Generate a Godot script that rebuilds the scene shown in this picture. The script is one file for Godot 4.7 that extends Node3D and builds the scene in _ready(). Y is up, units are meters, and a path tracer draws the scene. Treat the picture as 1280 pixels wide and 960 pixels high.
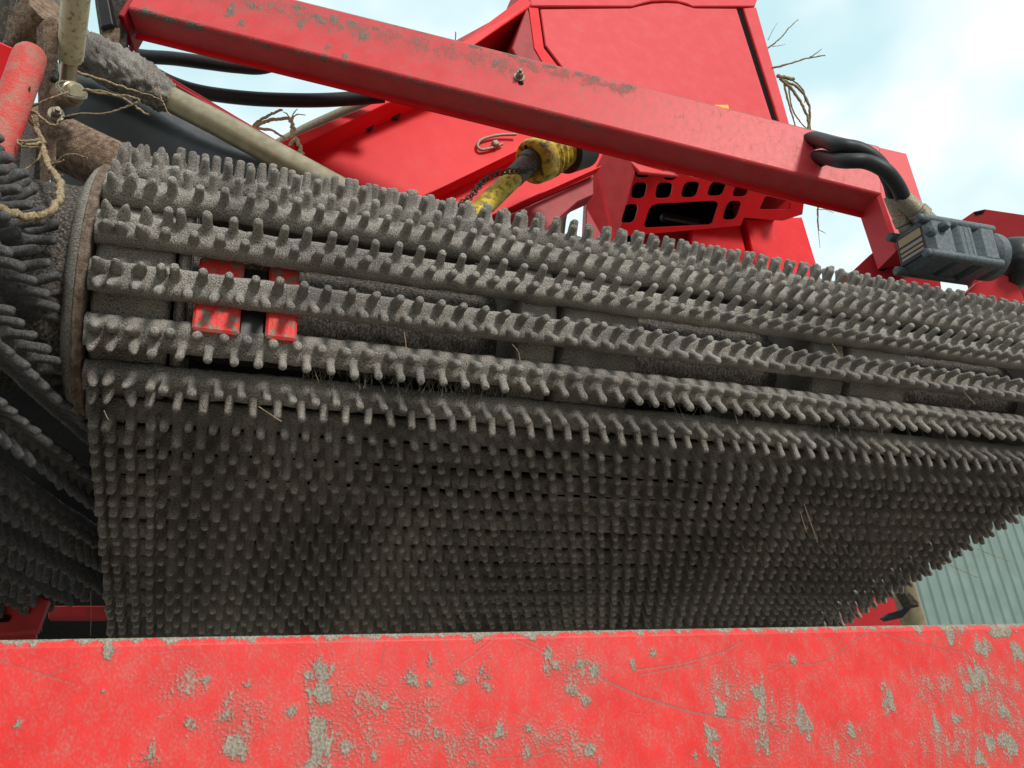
extends Node3D
# A muddy hedgehog-belt harvester seen from below: finger belt over its roller, red frame beams, hydraulic motor, drive shaft, hood, sky behind.

var used := {}
var rng := RandomNumberGenerator.new()
var lumps := FastNoiseLite.new()
var M := {}

# ---------------------------------------------------------------- naming
func numbered(called: String) -> String:
	if not used.has(called):
		used[called] = 0
		return called
	used[called] += 1
	return "%s_%03d" % [called, used[called]]

func tag(o: Node, label := "", category := "", group := "", kind := "") -> Node:
	if label: o.set_meta("label", label)
	if category: o.set_meta("category", category)
	if group: o.set_meta("group", group)
	if kind: o.set_meta("kind", kind)
	return o

func thing(called: String, label: String, category: String, at := Vector3.ZERO, group := "") -> Node3D:
	var o := Node3D.new()
	o.name = numbered(called)
	o.position = at
	add_child(o, true)
	tag(o, label, category, group)
	return o

# a mesh built in world coordinates becomes a part of parent
func part(called: String, mesh: Mesh, m: Material, parent: Node3D) -> MeshInstance3D:
	var o := MeshInstance3D.new()
	o.name = called
	o.mesh = mesh
	o.material_override = m
	parent.add_child(o, true)
	var up := Transform3D()
	var p: Node = parent
	while p is Node3D and p != self:
		up = p.transform * up
		p = p.get_parent()
	o.transform = up.affine_inverse()
	return o

func single(called: String, mesh: Mesh, m: Material, label: String, category: String, group := "", kind := "") -> MeshInstance3D:
	var o := MeshInstance3D.new()
	o.name = numbered(called)
	o.mesh = mesh
	o.material_override = m
	add_child(o, true)
	tag(o, label, category, group, kind)
	return o

# ---------------------------------------------------------------- shapes
func begin() -> SurfaceTool:
	var st := SurfaceTool.new()
	st.begin(Mesh.PRIMITIVE_TRIANGLES)
	return st

func done(st: SurfaceTool) -> ArrayMesh:
	st.generate_normals()
	return st.commit()

func tri(st: SurfaceTool, a: Vector3, b: Vector3, c: Vector3) -> void:   # counter-clockwise seen from outside
	st.add_vertex(a); st.add_vertex(c); st.add_vertex(b)

func quad(st: SurfaceTool, a: Vector3, b: Vector3, c: Vector3, d: Vector3) -> void:
	tri(st, a, b, c)
	tri(st, a, c, d)

func newell(p: Array) -> Vector3:
	var n := Vector3.ZERO
	for i in p.size():
		var a: Vector3 = p[i]
		var b: Vector3 = p[(i + 1) % p.size()]
		n += Vector3((a.y - b.y) * (a.z + b.z), (a.z - b.z) * (a.x + b.x), (a.x - b.x) * (a.y + b.y))
	return n.normalized()

# a plate: flat outline, pushed back by the vector th, with a small bevel round the front edge
func plate(st: SurfaceTool, outline: Array, th: Vector3, bevel := 0.002) -> void:
	var n := newell(outline)
	var p := outline.duplicate()
	if n.dot(th) > 0.0:
		p.reverse()
		n = -n
	var c := p.size()
	var ax: Vector3 = (p[1] - p[0]).normalized()
	var ay := n.cross(ax)
	var front := []
	var flat := PackedVector2Array()
	for i in c:
		var e0: Vector3 = (p[i] - p[(i + c - 1) % c]).normalized()
		var e1: Vector3 = (p[(i + 1) % c] - p[i]).normalized()
		var n0 := n.cross(e0)
		var n1 := n.cross(e1)
		var mit := (n0 + n1).normalized()
		var k: float = bevel / maxf(0.35, mit.dot(n0))
		front.append(p[i] + mit * k)
		flat.append(Vector2((front[i] - p[0]).dot(ax), (front[i] - p[0]).dot(ay)))
	st.set_smooth_group(-1)
	var idx := Geometry2D.triangulate_polygon(flat)
	for i in range(0, idx.size(), 3):
		var a: Vector3 = front[idx[i]]
		var b: Vector3 = front[idx[i + 1]]
		var d: Vector3 = front[idx[i + 2]]
		if (b - a).cross(d - a).dot(n) < 0.0:
			var t := b
			b = d
			d = t
		tri(st, a, b, d)
		tri(st, a + th - n * 0.0, d + th, b + th)
	var sink := th.normalized() * bevel
	for i in c:
		var j := (i + 1) % c
		quad(st, front[j], front[i], p[i] + sink, p[j] + sink)
		quad(st, p[j] + sink, p[i] + sink, p[i] + th, p[j] + th)
		quad(st, p[j] + th, p[i] + th, front[i] + th, front[j] + th)

# a chamfered block between six faces of basis b round the centre
func block(st: SurfaceTool, centre: Vector3, size: Vector3, b := Basis(), ch := 0.004) -> void:
	var h := size / 2.0
	var pt := func(s: Vector3, f: int) -> Vector3:
		var v := Vector3(s.x * (h.x - (0.0 if f == 0 else ch)), s.y * (h.y - (0.0 if f == 1 else ch)), s.z * (h.z - (0.0 if f == 2 else ch)))
		return centre + b * v
	st.set_smooth_group(-1)
	for f in 3:
		for s in [-1.0, 1.0]:
			var c := []
			for k in [[-1, -1], [1, -1], [1, 1], [-1, 1]]:
				var v := Vector3.ZERO
				v[f] = s
				v[(f + 1) % 3] = k[0]
				v[(f + 2) % 3] = k[1]
				c.append(pt.call(v, f))
			if s > 0: quad(st, c[0], c[1], c[2], c[3])
			else: quad(st, c[3], c[2], c[1], c[0])
	for f in 3:
		var g := (f + 1) % 3
		var e := (f + 2) % 3
		for s in [-1.0, 1.0]:
			for t in [-1.0, 1.0]:
				var v0 := Vector3.ZERO
				v0[f] = s; v0[g] = t; v0[e] = -1
				var v1 := v0
				v1[e] = 1
				var q := [pt.call(v0, f), pt.call(v1, f), pt.call(v1, g), pt.call(v0, g)]
				if s * t > 0: q.reverse()
				quad(st, q[0], q[1], q[2], q[3])
	for sx in [-1.0, 1.0]:
		for sy in [-1.0, 1.0]:
			for sz in [-1.0, 1.0]:
				var v := Vector3(sx, sy, sz)
				if sx * sy * sz > 0: tri(st, pt.call(v, 0), pt.call(v, 1), pt.call(v, 2))
				else: tri(st, pt.call(v, 2), pt.call(v, 1), pt.call(v, 0))

func smooth_path(p: Array, n := 6) -> Array:
	var c := Curve3D.new()
	for i in p.size():
		var a: Vector3 = p[maxi(i - 1, 0)]
		var b: Vector3 = p[mini(i + 1, p.size() - 1)]
		c.add_point(p[i], -(b - a) / 6.0, (b - a) / 6.0)
	var out := []
	for i in p.size() - 1:
		for k in n:
			out.append(c.sample(i, float(k) / n))
	out.append(p[p.size() - 1])
	return out

# a round bar along points; r is one radius or one per point; amp roughens it
func tube(st: SurfaceTool, p: Array, r: Variant, seg := 12, amp := 0.0, freq := 60.0, caps := true) -> void:
	var rings := []
	var side := Vector3.UP
	var dirs := []
	for i in p.size():
		var d: Vector3 = (p[mini(i + 1, p.size() - 1)] - p[maxi(i - 1, 0)]).normalized()
		if i == 0 and absf(d.y) > 0.9: side = Vector3.RIGHT
		side = (side - d * side.dot(d)).normalized()
		var other := d.cross(side)
		var ring := []
		for k in seg:
			var a := TAU * k / seg
			var o := side * cos(a) + other * sin(a)
			var rr: float = r[i] if r is Array else r
			var q: Vector3 = p[i] + o * rr
			if amp > 0.0: q += o * amp * lumps.get_noise_3dv(q * freq)
			ring.append(q)
		rings.append(ring)
		dirs.append(d)
	st.set_smooth_group(1)
	for i in p.size() - 1:
		for k in seg:
			var j := (k + 1) % seg
			quad(st, rings[i][k], rings[i][j], rings[i + 1][j], rings[i + 1][k])
	if caps:
		st.set_smooth_group(-1)
		for k in seg:
			var j := (k + 1) % seg
			tri(st, p[0], rings[0][j], rings[0][k])
			var e := p.size() - 1
			tri(st, p[e], rings[e][k], rings[e][j])

# profile of (along, radius) turned round a line from point a in direction d
func lathe(st: SurfaceTool, prof: Array, a: Vector3, d: Vector3, seg := 32, sharp := true, amp := 0.0, freq := 60.0) -> void:
	d = d.normalized()
	var side := (Vector3.UP if absf(d.y) < 0.9 else Vector3.RIGHT)
	side = (side - d * side.dot(d)).normalized()
	var other := d.cross(side)
	var rings := []
	for q in prof:
		var ring := []
		for k in seg:
			var o := side * cos(TAU * k / seg) + other * sin(TAU * k / seg)
			var v: Vector3 = a + d * q.x + o * q.y
			if amp > 0.0 and q.y > 0.0: v += o * amp * lumps.get_noise_3dv(v * freq)
			ring.append(v)
		rings.append(ring)
	for i in prof.size() - 1:
		st.set_smooth_group(1 + (i % 3 if sharp else 0))
		for k in seg:
			var j := (k + 1) % seg
			if prof[i].y < 1e-6: tri(st, rings[i][0], rings[i + 1][j], rings[i + 1][k])
			elif prof[i + 1].y < 1e-6: tri(st, rings[i][k], rings[i][j], rings[i + 1][0])
			else: quad(st, rings[i][k], rings[i][j], rings[i + 1][j], rings[i + 1][k])

func bolt(st: SurfaceTool, at: Vector3, n: Vector3, r: float, h: float) -> void:
	lathe(st, [Vector2(-h * 0.4, 0), Vector2(-h * 0.4, r * 1.5), Vector2(h * 0.2, r * 1.5), Vector2(h * 0.2, 0)], at, n, 20)
	lathe(st, [Vector2(h * 0.2, 0), Vector2(h * 0.2, r), Vector2(h * 0.9, r), Vector2(h, r * 0.85), Vector2(h, 0)], at, n, 6)
	lathe(st, [Vector2(h, 0), Vector2(h, r * 0.5), Vector2(h * 1.5, r * 0.45), Vector2(h * 1.55, 0)], at, n, 12)

# ---------------------------------------------------------------- materials
func noise_of(sd: int, freq: float, oct := 4, kind := FastNoiseLite.TYPE_SIMPLEX_SMOOTH) -> FastNoiseLite:
	var n := FastNoiseLite.new()
	n.seed = sd
	n.frequency = freq
	n.noise_type = kind
	n.fractal_octaves = oct
	n.fractal_gain = 0.6
	return n

func grain(sd: int, freq: float, cols: Array, offs: Array, size := 512, oct := 5) -> NoiseTexture2D:
	var t := NoiseTexture2D.new()
	t.width = size; t.height = size
	t.seamless = true
	t.noise = noise_of(sd, freq, oct)
	var g := Gradient.new()
	g.colors = PackedColorArray(cols)
	g.offsets = PackedFloat32Array(offs)
	t.color_ramp = g
	return t

func bumps(sd: int, freq: float, strength: float, size := 512, oct := 5) -> NoiseTexture2D:
	var t := NoiseTexture2D.new()
	t.width = size; t.height = size
	t.seamless = true
	t.noise = noise_of(sd, freq, oct)
	t.as_normal_map = true
	t.bump_strength = strength
	return t

func surf(col: Texture2D, nrm: Texture2D, scale: float, rough := 0.9, spec := 0.3, metal := 0.0, depth := 1.0) -> StandardMaterial3D:
	var m := StandardMaterial3D.new()
	m.albedo_texture = col
	m.roughness = rough
	m.metallic_specular = spec
	m.metallic = metal
	m.uv1_triplanar = true
	m.uv1_world_triplanar = true
	m.uv1_scale = Vector3.ONE * scale
	if nrm:
		m.normal_enabled = true
		m.normal_texture = nrm
		m.normal_scale = depth
	return m

func c8(r: int, g: int, b: int) -> Color:
	return Color(r / 255.0, g / 255.0, b / 255.0)

# a painted face with dried mud stuck to it: [albedo, normal, roughness]
func muddy_paint(w: int, h: int, sd: int, blobs: Array, specks: Array, lines: Array, edge: float, red: Color, mud: Color, film: float) -> StandardMaterial3D:
	var q := 4
	var fw := w / q
	var fh := h / q
	var field := PackedFloat32Array()
	var speck := PackedFloat32Array()
	field.resize(fw * fh)
	speck.resize(fw * fh)
	for pass_ in 2:
		for b in (blobs if pass_ == 0 else specks):
			var rx: float = maxf(b[2], 2.0) / q
			var ry: float = maxf(b[3], 2.0) / q
			var bx: float = b[0] / q
			var by: float = b[1] / q
			if pass_ == 0:
				rx *= 1.55
				ry *= 1.7
			for y in range(maxi(0, int(by - 3 * ry)), mini(fh, int(by + 3 * ry) + 1)):
				for x in range(maxi(0, int(bx - 3 * rx)), mini(fw, int(bx + 3 * rx) + 1)):
					var e: float = exp(-(pow((x - bx) / rx, 2) + pow((y - by) / ry, 2)))
					if pass_ == 0: field[y * fw + x] = maxf(field[y * fw + x], e)
					else: speck[y * fw + x] = maxf(speck[y * fw + x], e)
	var fi := Image.create_from_data(fw, fh, false, Image.FORMAT_RF, field.to_byte_array())
	fi.resize(w, h, Image.INTERPOLATE_BILINEAR)
	var si := Image.create_from_data(fw, fh, false, Image.FORMAT_RF, speck.to_byte_array())
	si.resize(w, h, Image.INTERPOLATE_BILINEAR)
	var F := fi.get_data().to_float32_array()
	var S := si.get_data().to_float32_array()
	var streaky := noise_of(sd, 0.05, 5).get_image(w, h * 4 / 7, false, false, false)
	streaky.resize(w, h, Image.INTERPOLATE_CUBIC)
	var n1 := streaky.get_data()
	var n2 := noise_of(sd + 1, 0.22, 3).get_image(w, h, false, false, false).get_data()
	var n3 := noise_of(sd + 2, 0.012, 4).get_image(w, h, false, false, false).get_data()
	var L := PackedFloat32Array()
	L.resize(w * h)
	for ln in lines:
		var wd: float = ln[0]
		for i in range(1, ln.size() - 1):
			var a: Vector2 = ln[i]
			var b: Vector2 = ln[i + 1]
			var steps := int(a.distance_to(b)) + 1
			for k in steps:
				var p := a.lerp(b, float(k) / steps)
				p.y += 1.5 * lumps.get_noise_2d(p.x * 3.0, sd)
				for dy in range(-2, 3):
					var yy := int(p.y) + dy
					var xx := int(p.x)
					if yy < 0 or yy >= h or xx < 0 or xx >= w: continue
					L[yy * w + xx] = maxf(L[yy * w + xx], clampf(wd * 1.15 - absf(p.y - yy), 0.0, 1.0))
	var A := PackedByteArray()
	A.resize(w * h * 3)
	var R := PackedByteArray()
	R.resize(w * h)
	var Hh := PackedByteArray()
	Hh.resize(w * h)
	for y in h:
		for x in w:
			var i := y * w + x
			var a := n1[i] / 255.0 - 0.5
			var b := n2[i] / 255.0 - 0.5
			var c := n3[i] / 255.0 - 0.5
			var lo: float = F[i] * 1.2 + a * 1.9 + b * 0.75 + c * 0.35
			if y < edge * 4.0: lo += 2.2 * clampf(1.45 - y / edge + a * 1.6, 0.0, 1.0)
			var m := clampf((lo - 0.56) * 3.0, 0.0, 1.0)
			var sp := clampf((S[i] * 0.84 + b * 1.5 + a * 1.5 + c * 0.5 - 0.58) * 2.2, 0.0, 0.85)
			m = maxf(m, sp)
			var dust := clampf(film * (0.40 + 1.0 * c + 1.5 * a + 1.9 * b) + S[i] * 0.24 + F[i] * 0.2, 0.0, 0.75)
			var cut := L[i] * 0.85 * clampf(0.85 + 1.5 * b, 0.3, 1.0)
			var k := maxf(maxf(m, dust), cut)
			var tone := (1.0 + b * 0.6 + a * 0.3) * lerpf(1.0, 0.74, clampf(cut - m, 0.0, 1.0))
			var rt := 1.0 + c * 0.18
			A[i * 3] = int(clampf((red.r * rt * (1.0 - k) + mud.r * tone * k) * 255.0, 0, 255))
			A[i * 3 + 1] = int(clampf((red.g * rt * (1.0 - k) + mud.g * tone * k) * 255.0, 0, 255))
			A[i * 3 + 2] = int(clampf((red.b * rt * (1.0 - k) + mud.b * tone * k) * 255.0, 0, 255))
			R[i] = int(255.0 * lerpf(0.42 + 0.25 * dust, 0.95, m))
			Hh[i] = int(clampf(m * m * (80.0 + b * 210.0) + 18.0 + b * 14.0 - L[i] * 10.0, 0, 255))
	var mt := StandardMaterial3D.new()
	mt.albedo_texture = ImageTexture.create_from_image(Image.create_from_data(w, h, false, Image.FORMAT_RGB8, A))
	mt.roughness = 1.0
	mt.roughness_texture = ImageTexture.create_from_image(Image.create_from_data(w, h, false, Image.FORMAT_L8, R))
	var ni := Image.create_from_data(w, h, false, Image.FORMAT_L8, Hh)
	ni.convert(Image.FORMAT_RGBA8)
	ni.bump_map_to_normal_map(3.5)
	mt.normal_enabled = true
	mt.normal_texture = ImageTexture.create_from_image(ni)
	mt.metallic_specular = 0.4
	return mt

func make_materials() -> void:
	var g1 := bumps(3, 0.12, 12.0)
	M.mud = surf(grain(1, 0.16, [c8(92, 89, 84), c8(164, 160, 154), c8(212, 208, 202)], [0.12, 0.5, 0.88]), g1, 5.0, 0.95, 0.2, 0.0, 1.0)
	var drift := grain(51, 0.008, [c8(178, 176, 175), c8(226, 223, 220), c8(255, 253, 250)], [0.2, 0.5, 0.8], 512, 3)
	for m in [M.mud]:
		m.detail_enabled = true
		m.detail_albedo = drift
		m.detail_blend_mode = BaseMaterial3D.BLEND_MODE_MUL
		m.detail_uv_layer = BaseMaterial3D.DETAIL_UV_2
		m.uv2_triplanar = true
		m.uv2_world_triplanar = true
		m.uv2_scale = Vector3.ONE * 1.3
	M.mud_dark = surf(grain(5, 0.08, [c8(48, 46, 44), c8(92, 87, 82), c8(150, 142, 132)], [0.2, 0.55, 0.9]), bumps(6, 0.05, 14.0), 5.0, 0.95, 0.2)
	M.rust = surf(grain(8, 0.03, [c8(92, 70, 56), c8(132, 110, 92), c8(165, 150, 132)], [0.2, 0.5, 0.85]), g1, 5.0, 0.8, 0.3)
	M.rubber = surf(grain(9, 0.05, [c8(66, 66, 68), c8(88, 87, 87), c8(128, 125, 120)], [0.2, 0.6, 0.95]), g1, 6.0, 0.7, 0.4, 0.0, 0.5)
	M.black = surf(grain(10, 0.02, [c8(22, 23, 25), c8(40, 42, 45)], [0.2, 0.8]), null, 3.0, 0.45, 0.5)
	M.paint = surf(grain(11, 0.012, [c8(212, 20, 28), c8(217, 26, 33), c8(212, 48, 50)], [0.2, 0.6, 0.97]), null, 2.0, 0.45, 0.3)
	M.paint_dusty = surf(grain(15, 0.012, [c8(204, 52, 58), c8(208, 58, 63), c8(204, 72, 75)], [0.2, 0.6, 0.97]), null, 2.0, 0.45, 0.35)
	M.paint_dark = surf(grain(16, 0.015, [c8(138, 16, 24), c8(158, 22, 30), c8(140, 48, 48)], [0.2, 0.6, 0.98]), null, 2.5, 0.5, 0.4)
	M.paint_muddy = surf(grain(17, 0.018, [c8(226, 58, 56), c8(224, 66, 62), c8(215, 84, 76), c8(132, 118, 104), c8(150, 140, 128)], [0.0, 0.48, 0.57, 0.62, 0.9]), bumps(18, 0.05, 3.0), 5.0, 0.55, 0.4)
	M.rim = surf(grain(40, 0.03, [c8(78, 60, 50), c8(108, 92, 80), c8(140, 130, 116)], [0.2, 0.5, 0.85]), g1, 5.0, 0.7, 0.35, 0.0, 0.5)
	M.zinc = surf(grain(19, 0.06, [c8(120, 112, 96), c8(168, 160, 142)], [0.2, 0.8]), g1, 6.0, 0.5, 0.5, 0.55, 0.3)
	M.chrome = surf(grain(20, 0.06, [c8(190, 195, 198), c8(225, 228, 230)], [0.2, 0.8]), null, 6.0, 0.12, 0.5, 1.0)
	M.iron = surf(grain(21, 0.03, [c8(44, 40, 37), c8(82, 74, 66), c8(124, 112, 98)], [0.2, 0.6, 0.95]), g1, 5.0, 0.75, 0.4, 0.0, 0.7)
	M.tan_metal = surf(grain(22, 0.025, [c8(140, 128, 102), c8(158, 146, 120), c8(172, 162, 138)], [0.2, 0.55, 0.9]), null, 3.0, 0.32, 0.5, 0.5, 0.6)
	M.tan_chipped = surf(grain(24, 0.022, [c8(120, 112, 94), c8(168, 158, 128), c8(206, 196, 160), c8(220, 211, 180)], [0.24, 0.31, 0.37, 0.9]), bumps(23, 0.06, 3.0), 6.0, 0.5, 0.5)
	M.sheet = surf(grain(25, 0.008, [c8(58, 61, 64), c8(84, 88, 92)], [0.2, 0.85]), bumps(26, 0.02, 0.8), 1.5, 0.42, 0.5)
	M.hose = surf(grain(27, 0.05, [c8(26, 28, 30), c8(44, 46, 48)], [0.2, 0.8]), null, 5.0, 0.5, 0.4)
	M.motor = surf(grain(28, 0.03, [c8(62, 72, 78), c8(82, 93, 98), c8(116, 124, 124)], [0.2, 0.6, 0.95]), bumps(29, 0.09, 2.0), 6.0, 0.48, 0.5, 0.1)
	M.plate_frame = surf(grain(30, 0.05, [c8(40, 42, 46), c8(66, 66, 68)], [0.2, 0.8]), null, 9.0, 0.5, 0.4)
	M.brass = surf(grain(31, 0.1, [c8(130, 112, 84), c8(176, 158, 124)], [0.3, 0.7]), null, 12.0, 0.45, 0.5)
	M.silver = surf(grain(32, 0.1, [c8(120, 118, 114), c8(160, 158, 152)], [0.3, 0.7]), null, 12.0, 0.45, 0.5)
	M.yellow = surf(grain(33, 0.02, [c8(84, 78, 54), c8(150, 130, 48), c8(206, 178, 50), c8(214, 190, 66)], [0.26, 0.38, 0.50, 0.9]), g1, 4.0, 0.5, 0.4, 0.0, 0.25)
	M.shaft_grey = surf(grain(34, 0.03, [c8(70, 70, 66), c8(112, 110, 100)], [0.2, 0.8]), g1, 5.0, 0.6, 0.4, 0.0, 0.4)
	M.yellow_sticker = surf(grain(35, 0.02, [c8(230, 170, 40), c8(238, 190, 70)], [0.2, 0.8]), null, 4.0, 0.5, 0.4)
	M.straw = surf(grain(36, 0.05, [c8(104, 88, 66), c8(156, 138, 110), c8(196, 180, 150)], [0.2, 0.55, 0.9]), g1, 8.0, 0.85, 0.3, 0.0, 0.6)
	M.straw_pale = surf(grain(41, 0.05, [c8(160, 138, 104), c8(206, 188, 152), c8(226, 212, 184)], [0.2, 0.55, 0.9]), g1, 8.0, 0.85, 0.3, 0.0, 0.6)
	M.paint_worn = surf(grain(42, 0.016, [c8(212, 70, 68), c8(206, 88, 82), c8(188, 116, 104), c8(150, 128, 112)], [0.1, 0.5, 0.66, 0.95]), g1, 4.0, 0.6, 0.3, 0.0, 0.2)
	M.straw_dark = surf(grain(37, 0.05, [c8(84, 84, 78), c8(140, 136, 122)], [0.2, 0.8]), null, 8.0, 0.9, 0.3)
	M.twig = surf(grain(38, 0.05, [c8(112, 92, 70), c8(176, 154, 122)], [0.2, 0.8]), g1, 8.0, 0.85, 0.3, 0.0, 0.6)
	M.shed = surf(grain(39, 0.01, [c8(98, 119, 113), c8(110, 130, 124)], [0.2, 0.8]), null, 0.5, 0.5, 0.5)
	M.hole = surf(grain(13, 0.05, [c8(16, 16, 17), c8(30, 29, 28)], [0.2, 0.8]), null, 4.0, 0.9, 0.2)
	M.ground = surf(grain(14, 0.02, [c8(124, 119, 110), c8(142, 136, 125)], [0.2, 0.8]), null, 0.4, 0.95, 0.2)

# ---------------------------------------------------------------- the finger belt
const AXIS_Y := 2.1182
const AXIS_Z := -1.0773
const RAD := 0.1905       # where the fingers stand on the bars
const ARC := 0.1809       # where the bar pitch is measured
const PITCH := 0.0652
const PHASE := -0.3029
const SLOPE := 0.222

# a place on the belt loop: arc s from the point where the lower run leaves the roller; x axis along the bar, y outward, z along the run
func on_loop(s: float, r: float) -> Transform3D:
	var n := Vector3(0, -cos(SLOPE), sin(SLOPE))
	var t := Vector3(0, -sin(SLOPE), -cos(SLOPE))
	var c := Vector3.ZERO
	if s >= 0.0:
		return Transform3D(Basis(Vector3.RIGHT, n, Vector3.RIGHT.cross(n)), c + n * r + t * s)
	var a := minf(-s / ARC, PI)
	var n2 := n * cos(a) - t * sin(a)
	var o := c + n2 * r
	if -s / ARC > PI: o += t * (-s - PI * ARC)
	return Transform3D(Basis(Vector3.RIGHT, n2, Vector3.RIGHT.cross(n2)), o)

func finger_mesh(sd: int, r: float, length: float, seg: int, pointed := false) -> ArrayMesh:
	var st := begin()
	st.set_smooth_group(1)
	var prof := [[-0.005, 1.75], [0.0, 1.42], [0.003, 1.2], [0.008, 1.06], [0.016, 1.0], [0.026, 0.98], [0.0315, 0.93], [0.0345, 0.74], [0.0358, 0.42], [0.0362, 0.0]]
	if pointed: prof = [[-0.005, 1.75], [0.0, 1.5], [0.005, 1.25], [0.014, 1.06], [0.022, 0.85], [0.028, 0.58], [0.032, 0.3], [0.033, 0.0]]
	var lx := rng.randf_range(-1, 1) * 0.0018
	var lz := rng.randf_range(-1, 1) * 0.0018
	var rings := []
	for q in prof:
		var y: float = q[0] * length / 0.0362
		var ring := []
		for k in seg:
			var a := TAU * k / seg
			var v := Vector3(cos(a) * q[1] * r, y, sin(a) * q[1] * r)
			var f := lumps.get_noise_3d(v.x * 140 + sd * 37.0, v.y * 140, v.z * 140) + 0.6 * lumps.get_noise_3d(v.x * 420 + sd * 11.0, v.y * 420, v.z * 420)
			v += Vector3(cos(a), 0.25, sin(a)) * f * 0.0008 * (1.0 if q[1] > 0.01 else 0.0)
			var u := clampf(y / length, 0, 1)
			v += Vector3(lx, 0, lz) * u * u
			ring.append(v)
		rings.append(ring)
	for i in prof.size() - 1:
		for k in seg:
			var j := (k + 1) % seg
			if prof[i + 1][1] < 1e-6: tri(st, rings[i][j], rings[i][k], rings[i + 1][0])
			else: quad(st, rings[i][j], rings[i][k], rings[i + 1][k], rings[i + 1][j])
	return done(st)

func bar_mesh(sd: int, x0: float, x1: float, step: float, drop := 0.0) -> ArrayMesh:
	var sec := [Vector2(-0.0165, -0.0255), Vector2(-0.0195, -0.019), Vector2(-0.0195, -0.010), Vector2(-0.0172, -0.0035), Vector2(-0.0135, 0.001), Vector2(-0.0065, 0.0016), Vector2(0, 0.0004), Vector2(0.0065, 0.0016), Vector2(0.0135, 0.001), Vector2(0.0172, -0.0035), Vector2(0.0195, -0.010), Vector2(0.0195, -0.019), Vector2(0.0165, -0.0255), Vector2(0, -0.0265)]
	var n := int((x1 - x0) / step)
	var st := begin()
	st.set_smooth_group(1)
	var last := []
	for i in n + 1:
		var x := lerpf(x0, x1, float(i) / n)
		var ring := []
		for q in sec:
			var v := Vector3(x, minf(q.y, 0.002) - (drop if q.y > -0.015 else 0.0), q.x)
			var o := Vector3(0, q.y + 0.008, q.x).normalized()
			var f: float = 0.0024 * lumps.get_noise_3d(x * 22 + sd * 91.0, q.x * 50, q.y * 50 + sd) + 0.0016 * lumps.get_noise_3d(x * 90 + sd * 17.0, q.x * 110, q.y * 110) + 0.0009 * lumps.get_noise_3d(x * 300 + sd * 7.0, q.x * 300, q.y * 300)
			ring.append(v + o * f)
		if i > 0:
			for k in sec.size():
				var j := (k + 1) % sec.size()
				quad(st, last[k], ring[k], ring[j], last[j])
		last = ring
		if i == 0 or i == n:
			for k in range(1, sec.size() - 1):
				if i == 0: tri(st, ring[0], ring[k], ring[k + 1])
				else: tri(st, ring[0], ring[k + 1], ring[k])
	return done(st)

func finger_spots(x0: float, x1: float) -> Array:   # [x, row, pointed]
	var out := []
	for end in 2:
		for d in [0.0780, 0.0535, 0.0295, 0.0115]:
			for row in 2:
				out.append([x0 + d if end == 0 else x1 - d, row, d < 0.06 and end == 0])
	var x := x0 + 0.110
	while x < x1 - 0.09:
		out.append([x, 0, false])
		x += 0.03
	x = x0 + 0.0945
	while x < x1 - 0.09:
		out.append([x, 1, false])
		x += 0.03
	return out

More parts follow.
